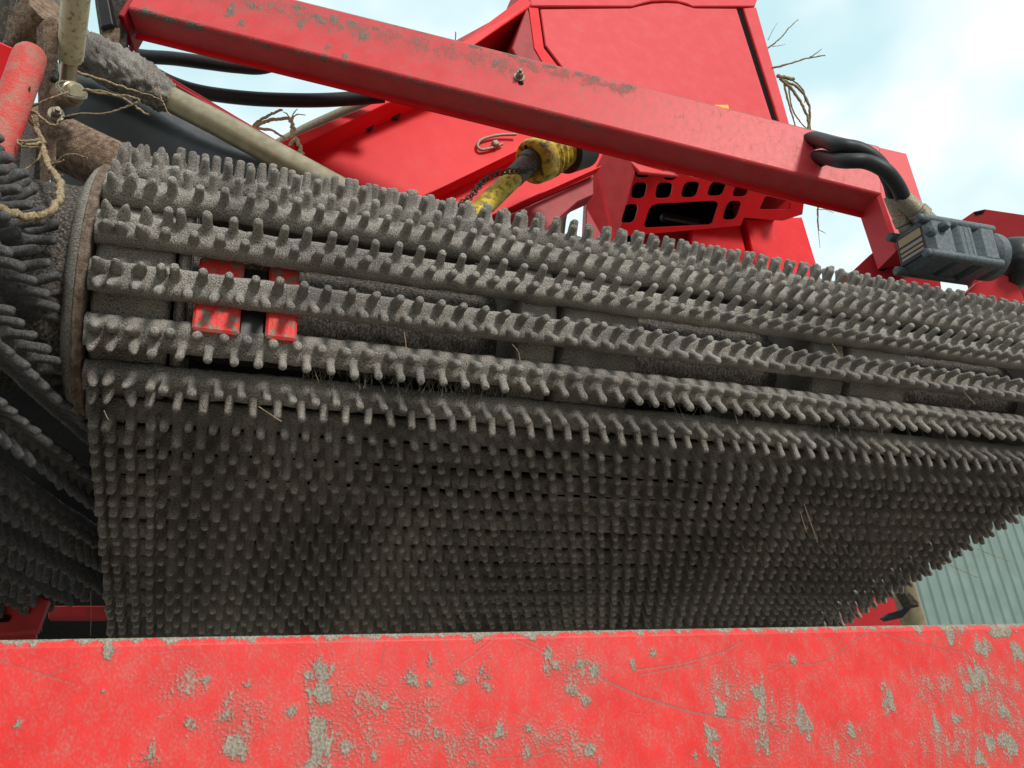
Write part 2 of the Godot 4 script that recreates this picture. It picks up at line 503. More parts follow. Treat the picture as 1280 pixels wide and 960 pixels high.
# spread: bar numbers from, to; seen: how many of the nearest fingers are parts of their own
func make_belt(eye: Vector3, label: String, frame: Transform3D, x0: float, x1: float, first: int, last: int, seen: int, m: Material, stretch: float) -> void:
	var belt := thing("hedgehog_belt", label, "conveyor belt", frame.origin, "finger belts of the harvester")
	belt.transform = frame
	var here := frame.affine_inverse() * eye
	var shapes := []
	for v in 4: shapes.append(bar_mesh(v, x0, x1, 0.0065))
	for v in 4: shapes.append(bar_mesh(v + 4, x0, x1, 0.0065, 0.008))
	var long := []
	for v in 5: long.append(finger_mesh(v + 30, 0.0064, 0.0346 * stretch, 10))
	var fine := []
	var spare := []
	for v in 6: fine.append(finger_mesh(v, 0.0059, 0.0270 * stretch, 14))
	for v in 3: spare.append(finger_mesh(v + 9, 0.0059, 0.0270 * stretch, 8))
	var cone := [finger_mesh(20, 0.0062, 0.026, 14, true), finger_mesh(21, 0.0062, 0.026, 14, true)]
	var spots := finger_spots(x0, x1)
	var all := []
	var bars := {}
	for b in range(first, last):
		var tr := on_loop(PHASE + b * PITCH, RAD)
		tr.origin += tr.basis.z * rng.randf_range(-0.0012, 0.0012)
		var o := MeshInstance3D.new()
		o.name = "belt_bar"
		o.mesh = shapes[posmod(b * 3, 4) + (4 if b > 4 else 0)]
		o.material_override = m
		belt.add_child(o, true)
		o.transform = tr
		bars[b] = o
		if b < -13: continue
		for s in spots:
			var lean := rng.randf_range(-0.06, 0.06) * (0.35 if b > 4 else 1.0)
			var twist := rng.randf_range(0, TAU)
			var side := 1.0 if s[1] == 0 else -1.0
			var base := Vector3(s[0] + rng.randf_range(-0.0012, 0.0012) * (0.3 if b > 4 else 1.0), -0.008 if b > 4 else 0.0, side * 0.0092)
			var tilt := Basis(Vector3.RIGHT, side * 0.24 + rng.randf_range(-0.05, 0.05)) * Basis(Vector3.BACK, lean * (3.0 if s[2] else 1.0)) * Basis(Vector3.UP, twist)
			var sc := rng.randf_range(0.93, 1.05)
			var local := Transform3D(tilt.scaled(Vector3(sc, sc * rng.randf_range(0.95, 1.06), sc)), base)
			var at := tr * local.origin
			all.append([here.distance_to(at) + (10.0 if b < -1 or b > 9 else 0.0), b, local, s[2], tr])
	all.sort_custom(func(p, q): return p[0] < q[0])
	var rest := begin()
	for i in all.size():
		var f: Array = all[i]
		if i < seen:
			var o := MeshInstance3D.new()
			o.name = "finger"
			o.mesh = long[i % 5] if f[1] > 4 else (cone[i % 2] if f[3] else fine[i % 6])
			o.material_override = m
			bars[f[1]].add_child(o, true)
			o.transform = f[2]
		else:
			var near: bool = f[1] < 12 and f[1] > -5
			var sh: Mesh = long[i % 5] if f[1] > 4 else cone[i % 2] if f[3] else (fine[i % 6] if near and i < 900 else spare[i % 3])
			rest.append_from(sh, 0, f[4] * f[2])
	var r := MeshInstance3D.new()
	r.name = "fingers"
	r.mesh = rest.commit()
	r.material_override = m
	belt.add_child(r, true)
	r.set_meta("kind", "stuff")

func make_roller() -> void:
	var c := Vector3(0, AXIS_Y, AXIS_Z)
	var t := thing("belt_roller", "mud coated roller inside the finger belt with a rusty flange at its left end", "roller", Vector3(0.742, AXIS_Y, AXIS_Z))
	var st := begin()
	var prof := []
	var n := 130
	for i in n + 1: prof.append(Vector2(-0.05 + 1.68 * i / n, 0.077))
	lathe(st, prof, c, Vector3.RIGHT, 40, false, 0.006, 45.0)
	part("shaft", done(st), M.mud_dark, t)
	for w in [[-0.151, -0.062], [-0.058, -0.044], [0.40, 0.462], [0.472, 0.60], [0.93, 1.0], [1.01, 1.14], [1.53, 1.63]]:
		st = begin()
		prof = [Vector2(w[0], 0.05), Vector2(w[0], 0.160), Vector2(w[0] + 0.004, 0.1645)]
		for i in 9: prof.append(Vector2(lerpf(w[0] + 0.005, w[1] - 0.005, i / 8.0), 0.1655))
		prof.append_array([Vector2(w[1] - 0.004, 0.1645), Vector2(w[1], 0.160), Vector2(w[1], 0.05)])
		lathe(st, prof, c, Vector3.RIGHT, 90, false, 0.0022, 70.0)
		part("wheel", done(st), M.mud, t)
	st = begin()
	lathe(st, [Vector2(-0.1675, 0.1755), Vector2(-0.1665, 0.1785), Vector2(-0.164, 0.1785), Vector2(-0.1630, 0.1765), Vector2(-0.1580, 0.1765), Vector2(-0.1555, 0.175), Vector2(-0.1555, 0.06)], c, Vector3.RIGHT, 110, false, 0.0012, 60.0)
	part("flange", done(st), M.rim, t)
	st = begin()
	lathe(st, [Vector2(-0.183, 0.06), Vector2(-0.183, 0.150), Vector2(-0.181, 0.160), Vector2(-0.1745, 0.1715), Vector2(-0.1676, 0.1758)], c, Vector3.RIGHT, 110, false, 0.0022, 90.0)
	part("flange_crust", done(st), M.mud, t)
	st = begin()
	prof = [Vector2(-0.29, 0.0)]
	for i in 25: prof.append(Vector2(lerpf(-0.29, -0.183, i / 24.0), 0.143))
	lathe(st, prof, c, Vector3.RIGHT, 60, false, 0.005, 40.0)
	part("hub", done(st), M.mud_dark, t)

func make_front_beam() -> void:
	var blobs := [
		[535, 44, 11.8, 12.1], [536, 71, 12.5, 15.1], [542, 97, 12.4, 13.2], [536, 125, 12.2, 19.1], [529, 143, 10.3, 7.9], [507, 85, 5.2, 4.1], [313, 19, 6.2, 6.5], [241, 85, 2.8, 5.2], [315, 56, 2.3, 2.4], [366, 126, 6.8, 9.0],
		[402, 90, 6.4, 5.5], [414, 51, 4.9, 3.3], [443, 88, 8.3, 11.2], [448, 123, 9.0, 12.4], [458, 56, 4.2, 4.2], [640, 58, 5.8, 12.4], [665, 36, 4.0, 5.5], [663, 63, 3.9, 5.4], [703, 55, 6.1, 9.1], [732, 55, 6.2, 16.5],
		[725, 9, 8.4, 4.8], [750, 120, 7.1, 7.0], [674, 116, 4.8, 7.7], [610, 87, 4.7, 3.4], [597, 137, 4.5, 4.9], [804, 10, 8.9, 4.9], [822, 30, 5.6, 7.8], [827, 50, 7.8, 7.7], [861, 46, 13.7, 4.9], [884, 52, 8.1, 6.8],
		[850, 76, 7.8, 5.7], [869, 88, 5.6, 5.6], [787, 118, 5.2, 5.3], [786, 144, 5.2, 7.8], [864, 145, 5.5, 8.9], [876, 163, 4.4, 5.3], [1066, 108, 7.6, 12.8], [1047, 136, 9.9, 7.6], [1045, 160, 11.0, 9.3], [1132, 90, 10.6, 10.2],
		[1135, 116, 9.2, 8.0], [1196, 119, 8.2, 8.1], [1197, 139, 12.2, 12.0], [1277, 151, 11.4, 9.1], [1200, 50, 5.6, 5.4], [1453, 11, 6.6, 6.0], [1521, 14, 20.6, 9.7], [1518, 28, 10.2, 7.2], [1579, 42, 15.8, 9.7], [1550, 83, 23.9, 16.2],
		[1629, 18, 32.8, 6.3], [1651, 49, 14.5, 12.3], [1524, 97, 13.3, 8.0], [1581, 143, 17.0, 11.2], [1575, 182, 23.4, 15.1], [1538, 174, 13.1, 10.7], [1507, 194, 9.6, 10.5], [1358, 110, 10.6, 12.9], [1480, 143, 12.8, 5.4], [1438, 147, 7.8, 8.6],
		[940, 48, 3.6, 6.0], [973, 34, 3.7, 5.1], [1015, 163, 7.2, 5.5], [1126, 155, 12.9, 11.5], [565, 127, 4.4, 6.5], [713, 148, 5.9, 6.7]]
	var specks := [[591, 82, 56.5, 33.7], [556, 122, 63.2, 32.1], [714, 131, 60.5, 25.4], [452, 92, 33.5, 31.7], [817, 137, 64.9, 26.2], [1140, 126, 67.0, 48.7], [1568, 113, 104.4, 66.6], [1474, 176, 130.3, 41.5], [1267, 164, 56.9, 29.7], [1458, 97, 65.2, 33.2], [647, 102, 38.7, 42.1], [391, 49, 32.6, 24.2], [858, 56, 45.8, 28.6], [1084, 83, 39.2, 39.9]]
	var lines := [
		[1.7, Vector2(886, 61), Vector2(946, 88), Vector2(1015, 109), Vector2(1070, 120), Vector2(1138, 131), Vector2(1169, 143)], [1.2, Vector2(773, 12), Vector2(816, 30)], [1.3, Vector2(939, 56), Vector2(1014, 50), Vector2(1087, 36), Vector2(1124, 21)], [1.2, Vector2(950, 62), Vector2(1039, 51)],
		[1.1, Vector2(985, 60), Vector2(971, 84)], [1.2, Vector2(1051, 9), Vector2(1045, 72), Vector2(1034, 150)], [1.0, Vector2(1100, 10), Vector2(1081, 83)], [1.2, Vector2(611, 9), Vector2(605, 52), Vector2(603, 78)], [1.1, Vector2(581, 11), Vector2(579, 38)],
		[1.3, Vector2(685, 10), Vector2(697, 60)], [1.3, Vector2(664, 45), Vector2(692, 64), Vector2(702, 74)], [1.2, Vector2(752, 10), Vector2(719, 33), Vector2(703, 42)], [1.2, Vector2(1158, 53), Vector2(1227, 57), Vector2(1265, 52), Vector2(1309, 30), Vector2(1352, 14)],
		[1.2, Vector2(1361, 10), Vector2(1419, 26), Vector2(1496, 42), Vector2(1544, 49)], [1.0, Vector2(1426, 96), Vector2(1479, 126)], [1.0, Vector2(525, 10), Vector2(600, 12)], [0.9, Vector2(647, 106), Vector2(728, 52)], [0.9, Vector2(926, 106), Vector2(949, 110), Vector2(982, 89)],
		[0.9, Vector2(289, 30), Vector2(247, 44)], [0.9, Vector2(356, 20), Vector2(396, 18)], [0.9, Vector2(457, 52), Vector2(471, 0)], [0.9, Vector2(746, 111), Vector2(685, 125)], [0.9, Vector2(1183, 188), Vector2(1262, 132)], [0.9, Vector2(828, 129), Vector2(767, 99)]]
	for i in 70:
		var p := Vector2(rng.randf_range(180, 1750), rng.randf_range(12, 250))
		var an := rng.randf_range(-0.7, 0.7) + (PI / 2 if i % 3 == 0 else 0.0)
		var ln := rng.randf_range(12, 90)
		var d := Vector2(cos(an), sin(an)) * ln
		lines.append([rng.randf_range(0.6, 1.05), p, p + d * 0.5 + Vector2(0, rng.randf_range(-3, 3)), p + d])
	var m := muddy_paint(2048, 256, 31, blobs, specks, lines, 7.0, c8(218, 44, 42), c8(140, 130, 117), 0.36)
	var top := 1.5915
	var st := begin()
	# a bent sheet section, swept along x
	var sec := [Vector2(-0.74, top - 0.004), Vector2(-0.738, top), Vector2(-0.6265, top), Vector2(-0.6235, top - 0.0008), Vector2(-0.621, top - 0.003), Vector2(-0.62, top - 0.0065), Vector2(-0.62, 1.431), Vector2(-0.62, top - 0.25), Vector2(-0.624, top - 0.256), Vector2(-0.74, top - 0.256)]
	st.set_smooth_group(1)
	for k in sec.size():
		var j := (k + 1) % sec.size()
		st.set_smooth_group(1 if k in [2, 3, 4] else 2 + k)
		var n := 52
		for i in n:
			var xa := lerpf(-0.75, 1.85, float(i) / n)
			var xb := lerpf(-0.75, 1.85, float(i + 1) / n)
			var q := [Vector3(xa, sec[k].y, sec[k].x), Vector3(xa, sec[j].y, sec[j].x), Vector3(xb, sec[j].y, sec[j].x), Vector3(xb, sec[k].y, sec[k].x)]
			for ids in [[0, 2, 1], [0, 3, 2]]:
				for id in ids:
					var v: Vector3 = q[id]
					st.set_uv(Vector2((v.x + 0.25) / 1.3, pingpong((1.5935 - v.y) / 0.1625, 1.0)))
					st.add_vertex(v)
	for e in 2:
		var x := -0.75 if e == 0 else 1.85
		st.set_smooth_group(20 + e)
		for k in range(1, sec.size() - 1):
			var f := [0, k, k + 1] if e == 0 else [0, k + 1, k]
			for id in f:
				st.set_uv(Vector2(0.1, 0.5))
				st.add_vertex(Vector3(x, sec[id].y, sec[id].x))
	st.generate_normals()
	st.generate_tangents()
	single("front_beam", st.commit(), m, "scratched red steel beam across the foreground with dried mud stuck to its face", "beam")

# ---------------------------------------------------------------- the beam above the belt
func make_top_beam() -> void:
	var o := Vector3(-0.25313, 3.01814, -1.39315)
	var a := Vector3(0.94531, -0.24924, 0.21040)
	var b := Vector3(0.24329, 0.96844, 0.05415)
	var n := Vector3(-0.21725, 0.00000, 0.97612)
	var length := 1.7057
	var h := 0.152
	var w := 0.078
	var blobs := [[293, 92, 10.3, 17.6], [335, 130, 8.2, 11.8], [345, 62, 14.4, 9.8], [448, 25, 16.5, 7.8], [474, 82, 6.2, 11.8], [502, 42, 12.4, 7.8], [522, 59, 10.3, 5.9], [550, 37, 10.3, 9.8], [577, 57, 6.2, 7.8], [638, 69, 10.3, 13.7], [596, 33, 10.3, 5.9], [661, 34, 8.2, 5.9], [716, -3, 16.5, 5.9],
		[783, 4, 12.4, 5.9], [927, 9, 14.4, 7.8], [991, 52, 6.2, 13.7], [1025, 5, 18.5, 5.9], [1061, 17, 16.5, 5.9], [1138, 14, 14.4, 5.9], [1215, 12, 12.4, 5.9], [1259, 12, 12.4, 5.9], [1349, 15, 8.2, 5.9], [562, 133, 6.2, 5.9], [609, 151, 6.2, 5.9], [560, 168, 6.2, 7.8], [98, 167, 24.7, 5.9], [160, 168, 28.8, 5.9], [222, 170, 24.7, 5.9]]
	var specks := [[241, 54, 53.6, 39.2], [316, 51, 53.6, 39.2], [392, 51, 53.6, 39.2], [469, 51, 53.6, 39.2], [546, 51, 53.6, 39.2], [623, 51, 53.6, 39.2], [699, 48, 53.6, 39.2], [777, 48, 53.6, 39.2], [855, 48, 53.6, 39.2], [933, 48, 53.6, 39.2], [1012, 48, 53.6, 39.2], [1087, 31, 53.6, 23.5], [1167, 31, 53.6, 23.5], [1246, 31, 53.6, 23.5], [1326, 31, 53.6, 23.5], [100, 172, 61.8, 9.8], [203, 173, 61.8, 9.8], [305, 172, 61.8, 9.8], [409, 174, 61.8, 9.8], [512, 173, 61.8, 9.8], [616, 174, 61.8, 9.8], [720, 173, 61.8, 9.8], [825, 172, 61.8, 9.8], [931, 173, 61.8, 9.8], [1037, 172, 61.8, 9.8], [1143, 174, 61.8, 9.8], [1250, 173, 61.8, 9.8]]
	var m := muddy_paint(2048, 256, 57, blobs, specks, [[1.0, Vector2(700, 30), Vector2(760, 55)], [1.0, Vector2(1300, 20), Vector2(1260, 70)]], 4.0, c8(212, 56, 60), c8(118, 110, 101), 0.34)
	var t := thing("overhead_beam", "long red box beam slanting across the top with mud specks and hoses at its right end", "beam", o)
	var c := 0.007
	var sec := [Vector2(c, 0), Vector2(0.002, 0.002), Vector2(0, c), Vector2(0, h - c), Vector2(-0.002, h - 0.002), Vector2(-c, h), Vector2(-w + c, h), Vector2(-w, h - c), Vector2(-w, c), Vector2(-w + c, 0), Vector2(-c, 0)]
	sec[0] = Vector2(-c, 0)
	sec[1] = Vector2(-0.002, 0.002)
	sec.remove_at(10)
	var st := begin()
	var len_all := length + 0.006
	for k in sec.size():
		var j := (k + 1) % sec.size()
		st.set_smooth_group(1 if k in [0, 1] else (3 if k in [3, 4] else 4 + k))
		for i in 40:
			var xs := [len_all * i / 40.0, len_all * (i + 1) / 40.0]
			var q := [[xs[0], k], [xs[1], k], [xs[1], j], [xs[0], j]]
			for ids in [[0, 1, 2], [0, 2, 3]]:
				for id in [ids[0], ids[2], ids[1]]:
					var p: Vector2 = sec[q[id][1]]
					var v := (h - p.y) if p.x > -0.02 or p.y > 0.05 else h - p.x
					st.set_uv(Vector2((q[id][0] + 0.05) / 1.75, v / 0.230))
					st.add_vertex(o + a * q[id][0] + n * p.x + b * p.y)
	st.generate_normals()
	st.generate_tangents()
	part("beam", st.commit(), m, t)
	st = begin()
	plate(st, [Vector3(1.3593, 2.593, -1.0343), Vector3(1.3593, 2.593, -1.0343) + b * h, Vector3(1.4699, 2.7227, -1.0097), Vector3(1.4643, 2.4676, -1.0109), Vector3(1.3621, 2.443, -1.0337)], n * -w, 0.007)
	part("end_leg", done(st), M.paint_dusty, t)
	st = begin()
	var lo := o - n * (w - 0.012)
	plate(st, [lo - b * 0.012, lo + a * length - b * 0.012, lo + a * length + b * 0.004, lo + b * 0.004], n * -0.006, 0.0015)
	part("lip", done(st), M.paint, t)
	st = begin()
	plate(st, [o - a * 0.004 - b * 0.02 - n * 0.006, o - a * 0.016 - b * 0.02 - n * 0.006, o - a * 0.016 + b * 0.13 - n * 0.006, o - a * 0.004 + b * 0.13 - n * 0.006], n * -0.1, 0.002)
	part("end_plate", done(st), M.paint_dark, t)
	st = begin()
	bolt(st, Vector3(0.575, 2.8843, -1.2088), n, 0.0085, 0.016)
	part("bolt", done(st), M.zinc, t)
	st = begin()
	lathe(st, [Vector2(-0.001, 0), Vector2(-0.001, 0.0065), Vector2(0.0006, 0.0065), Vector2(0.0006, 0)], Vector3(0.5774, 2.8674, -1.2083), n, 16)
	part("bolt_hole", done(st), M.hole, t)
	for q in [[Vector3(1.2238, 2.7531, -1.0644), Vector3(1.2665, 2.7438, -1.0549), Vector3(1.2677, 2.7247, -1.0547), Vector3(1.2363, 2.7157, -1.0616)], [Vector3(1.225, 2.7009, -1.0642), Vector3(1.2697, 2.7012, -1.0542), Vector3(1.2696, 2.6777, -1.0542), Vector3(1.2393, 2.6644, -1.061)]]:
		st = begin()
		plate(st, [q[0] + n * 0.001, q[1] + n * 0.001, q[2] + n * 0.001, q[3] + n * 0.001], n * -0.003, 0.0005)
		part("hose_slot", done(st), M.hole, t)
	# hoses
	var hoses := [[Vector3(1.2201, 2.7456, -1.0652) - n * 0.02, Vector3(1.2348, 2.7418, -1.062) + n * 0.008, Vector3(1.1893, 2.6342, -0.9645), Vector3(1.2309, 2.6149, -0.9451), Vector3(1.2699, 2.5877, -0.9426), Vector3(1.3034, 2.557, -0.9562), Vector3(1.3323, 2.5312, -0.9811)], [Vector3(1.2233, 2.6937, -1.0645) - n * 0.02, Vector3(1.2373, 2.6875, -1.0614) + n * 0.008, Vector3(1.1895, 2.5895, -0.9631), Vector3(1.2223, 2.5717, -0.9347), Vector3(1.2538, 2.546, -0.9226), Vector3(1.2875, 2.5235, -0.9319), Vector3(1.3202, 2.5058, -0.9512)]]
	for i in 2:
		st = begin()
		tube(st, smooth_path(hoses[i], 8), 0.0158, 16)
		single("hydraulic_hose", done(st), M.hose, ["upper black hydraulic hose bending out of the beam to the motor", "lower black hydraulic hose in front, bending out of the beam to the motor"][i], "hose", "hydraulic hoses of the motor")

# ---------------------------------------------------------------- hydraulic motor and its brackets
func make_motor() -> void:
	var c := Vector3(1.4258, 2.4147, -0.9773)
	var t := thing("hydraulic_motor", "grey green hydraulic motor with a nameplate bolted to the red bracket on the right", "motor", c)
	var turn := Basis(Vector3.RIGHT, deg_to_rad(24)) * Basis(Vector3.UP, deg_to_rad(4))
	turn = Basis(Vector3.UP, deg_to_rad(-3)) * Basis(Vector3.RIGHT, deg_to_rad(6))
	var st := begin()
	block(st, c + turn * Vector3(-0.050, 0, 0), Vector3(0.076, 0.098, 0.098), turn, 0.014)
	part("end_housing", done(st), M.motor, t)
	st = begin()
	block(st, c + turn * Vector3(0.014, 0, 0), Vector3(0.062, 0.0945, 0.0945), turn, 0.013)
	part("gear_ring", done(st), M.motor, t)
	for k in 3:
		st = begin()
		block(st, c + turn * Vector3(-0.001 + k * 0.013, 0, 0), Vector3(0.005, 0.0835, 0.0968), turn, 0.0015)
		part("ring", done(st), M.motor, t)
	st = begin()
	block(st, c + turn * Vector3(0.073, 0, 0), Vector3(0.066, 0.100, 0.100), turn, 0.016)
	part("gear_housing", done(st), M.motor, t)
	st = begin()
	lathe(st, [Vector2(0.10, 0.0), Vector2(0.10, 0.044), Vector2(0.11, 0.052), Vector2(0.13, 0.052), Vector2(0.13, 0.0)], c, turn * Vector3.RIGHT, 40)
	part("flange", done(st), M.motor, t)
	# long clamp bolts run in the edges
	for e in [[1, 1], [1, -1], [-1, 1], [-1, -1]]:
		st = begin()
		var q := c + turn * Vector3(0, e[0] * 0.0405, e[1] * 0.0405)
		tube(st, [q + turn * Vector3(-0.09, 0, 0), q + turn * Vector3(0.1, 0, 0)], 0.0105, 14)
		lathe(st, [Vector2(0, 0), Vector2(0, 0.0105), Vector2(0.012, 0.0105), Vector2(0.014, 0.008), Vector2(0.014, 0)], q + turn * Vector3(-0.088, 0, 0), turn * Vector3.LEFT, 6)
		part("clamp_bolt", done(st), M.motor, t)
	st = begin()
	block(st, c + turn * Vector3(-0.0885, -0.004, 0.003), Vector3(0.006, 0.064, 0.072), turn, 0.002)
	var np := part("nameplate", done(st), M.plate_frame, t)
	var rows := [[0.019, 0.018, 0], [0.001, 0.008, 1], [-0.010, 0.006, 0], [-0.020, 0.006, 1]]
	for r in rows:
		st = begin()
		block(st, c + turn * Vector3(-0.0918, -0.004 + r[0], 0.003), Vector3(0.0016, r[1], 0.060), turn, 0.0004)
		var o := part("print_band", done(st), M.brass if r[2] == 0 else M.silver, t)
		o.name = "print_band"
	st = begin()
	lathe(st, [Vector2(0, 0), Vector2(0, 0.011), Vector2(0.012, 0.009), Vector2(0.016, 0.006), Vector2(0.016, 0)], c + turn * Vector3(-0.05, 0.02, 0.051), turn * Vector3.BACK, 12)
	part("plug", done(st), M.motor, t)
	st = begin()
	lathe(st, [Vector2(0, 0), Vector2(0, 0.012), Vector2(0.016, 0.011), Vector2(0.018, 0.006), Vector2(0.026, 0.006), Vector2(0.026, 0)], c + turn * Vector3(-0.09, 0.0, 0.056), (turn * Vector3(-1, -0.2, 0.5)).normalized(), 10)
	part("drain_plug", done(st), M.motor, t)
	# hose fittings
	var ends := [[Vector3(1.3323, 2.5312, -0.9811), Vector3(1.3826, 2.5109, -1.0183), c + turn * Vector3(-0.06, 0.046, -0.022)], [Vector3(1.3202, 2.5058, -0.9512), Vector3(1.3762, 2.4938, -0.9818), c + turn * Vector3(-0.045, 0.048, 0.02)]]
	for e in ends:
		var p0: Vector3 = e[0]
		var p1: Vector3 = e[2]
		var d := (p1 - p0).normalized()
		var ln := p0.distance_to(p1)
		st = begin()
		lathe(st, [Vector2(-0.012, 0.0), Vector2(-0.012, 0.0185), Vector2(ln * 0.45, 0.0195), Vector2(ln * 0.45, 0.0)], p0, d, 28)
		var f := part("hose_ferrule", done(st), M.zinc, t)
		st = begin()
		lathe(st, [Vector2(ln * 0.47, 0.0), Vector2(ln * 0.47, 0.0205), Vector2(ln * 0.5, 0.0225), Vector2(ln * 0.74, 0.0225), Vector2(ln * 0.77, 0.0205), Vector2(ln * 0.77, 0.0)], p0, d, 6)
		part("hose_nut", done(st), M.zinc, t)
		st = begin()
		lathe(st, [Vector2(ln * 0.7, 0.0), Vector2(ln * 0.7, 0.018), Vector2(ln * 0.8, 0.019), Vector2(ln * 1.05, 0.019), Vector2(ln * 1.05, 0.0)], p0, d, 6)
		part("adapter", done(st), M.zinc, t)
	# brackets
	st = begin()
	plate(st, [Vector3(1.3381, 2.45, -1.1631), Vector3(1.3851, 2.4931, -1.1218), Vector3(1.4043, 2.5066, -1.107), Vector3(1.4124, 2.5609, -1.0762), Vector3(1.5126, 2.5536, -1.0383), Vector3(1.5547, 2.3779, -1.1096), Vector3(1.3647, 2.3916, -1.1815)], Vector3(0.002, 0, -0.012), 0.002)
	var b := single("motor_bracket", done(st), M.paint_dusty, "dull red bracket plate with a dark hole left of the hydraulic motor", "bracket", "red brackets round the motor")
	st = begin()
	lathe(st, [Vector2(0, 0), Vector2(0, 0.011), Vector2(0.003, 0.011), Vector2(0.003, 0)], Vector3(1.4121, 2.4651, -1.1224), Vector3(0.3841, 1.7625, -0.3053) - Vector3(0.7683, 2.0251, -0.6107), 20)
	part("hole", done(st), M.hole, b)
	st = begin()
	plate(st, [Vector3(1.7364, 2.6591, -1.1431), Vector3(1.783, 2.689, -1.1086), Vector3(1.8094, 2.6927, -1.0958), Vector3(1.9422, 2.6646, -1.0549), Vector3(1.9631, 2.4614, -1.1488), Vector3(1.7957, 2.5105, -1.1935)], Vector3(0.002, 0, -0.012), 0.002)
	b = single("motor_bracket", done(st), M.paint_dark, "deep red plate with a clipped dark corner behind the motor at the right edge", "bracket", "red brackets round the motor")
	st = begin()
	plate(st, [Vector3(1.7824, 2.6862, -1.1067), Vector3(1.8068, 2.69, -1.0946), Vector3(1.8039, 2.6819, -1.1), Vector3(1.7869, 2.6794, -1.1082)], Vector3(0, 0, -0.004), 0.0005)
	part("bare_corner", done(st), M.hole, b)
	st = begin()
	var rim := [Vector3(1.5349, 2.339, -1.0658)]
	rim.append_array([Vector3(1.5485, 2.3685, -1.0452), Vector3(1.5697, 2.3879, -1.0267), Vector3(1.5951, 2.3989, -1.0106), Vector3(1.618, 2.4021, -0.9995), Vector3(1.6405, 2.3924, -0.995), Vector3(1.6574, 2.3735, -0.9975), Vector3(1.6721, 2.3436, -1.0066), Vector3(1.6831, 2.3171, -1.0154)])
	plate(st, rim, Vector3(0.004, 0.004, -0.014), 0.002)
	single("motor_bracket", done(st), M.paint_dusty, "rounded dusty red lug below the motor near the right edge", "bracket", "red brackets round the motor")
	# coupling of black bristly rubber with a nut at the right
	st = begin()
	lathe(st, [Vector2(0, 0), Vector2(0, 0.05), Vector2(0.02, 0.058), Vector2(0.05, 0.058), Vector2(0.06, 0.05), Vector2(0.06, 0)], Vector3(1.6338, 2.4351, -1.0001), Vector3(1, 0, 0.2), 40, false, 0.006, 200.0)
	single("dust_seal", done(st), M.black, "black bristly dust seal at the right end of the hydraulic motor", "seal")
	st = begin()
	bolt(st, Vector3(1.5714, 2.4344, -0.9547), Vector3(0.4515, 1.7685, -0.2743) - Vector3(0.9031, 2.037, -0.5487) + Vector3(0, 0, 0.1), 0.013, 0.026)
	single("mounting_nut", done(st), M.zinc, "brass coloured mounting nut with washer on the black seal right of the motor", "nut")

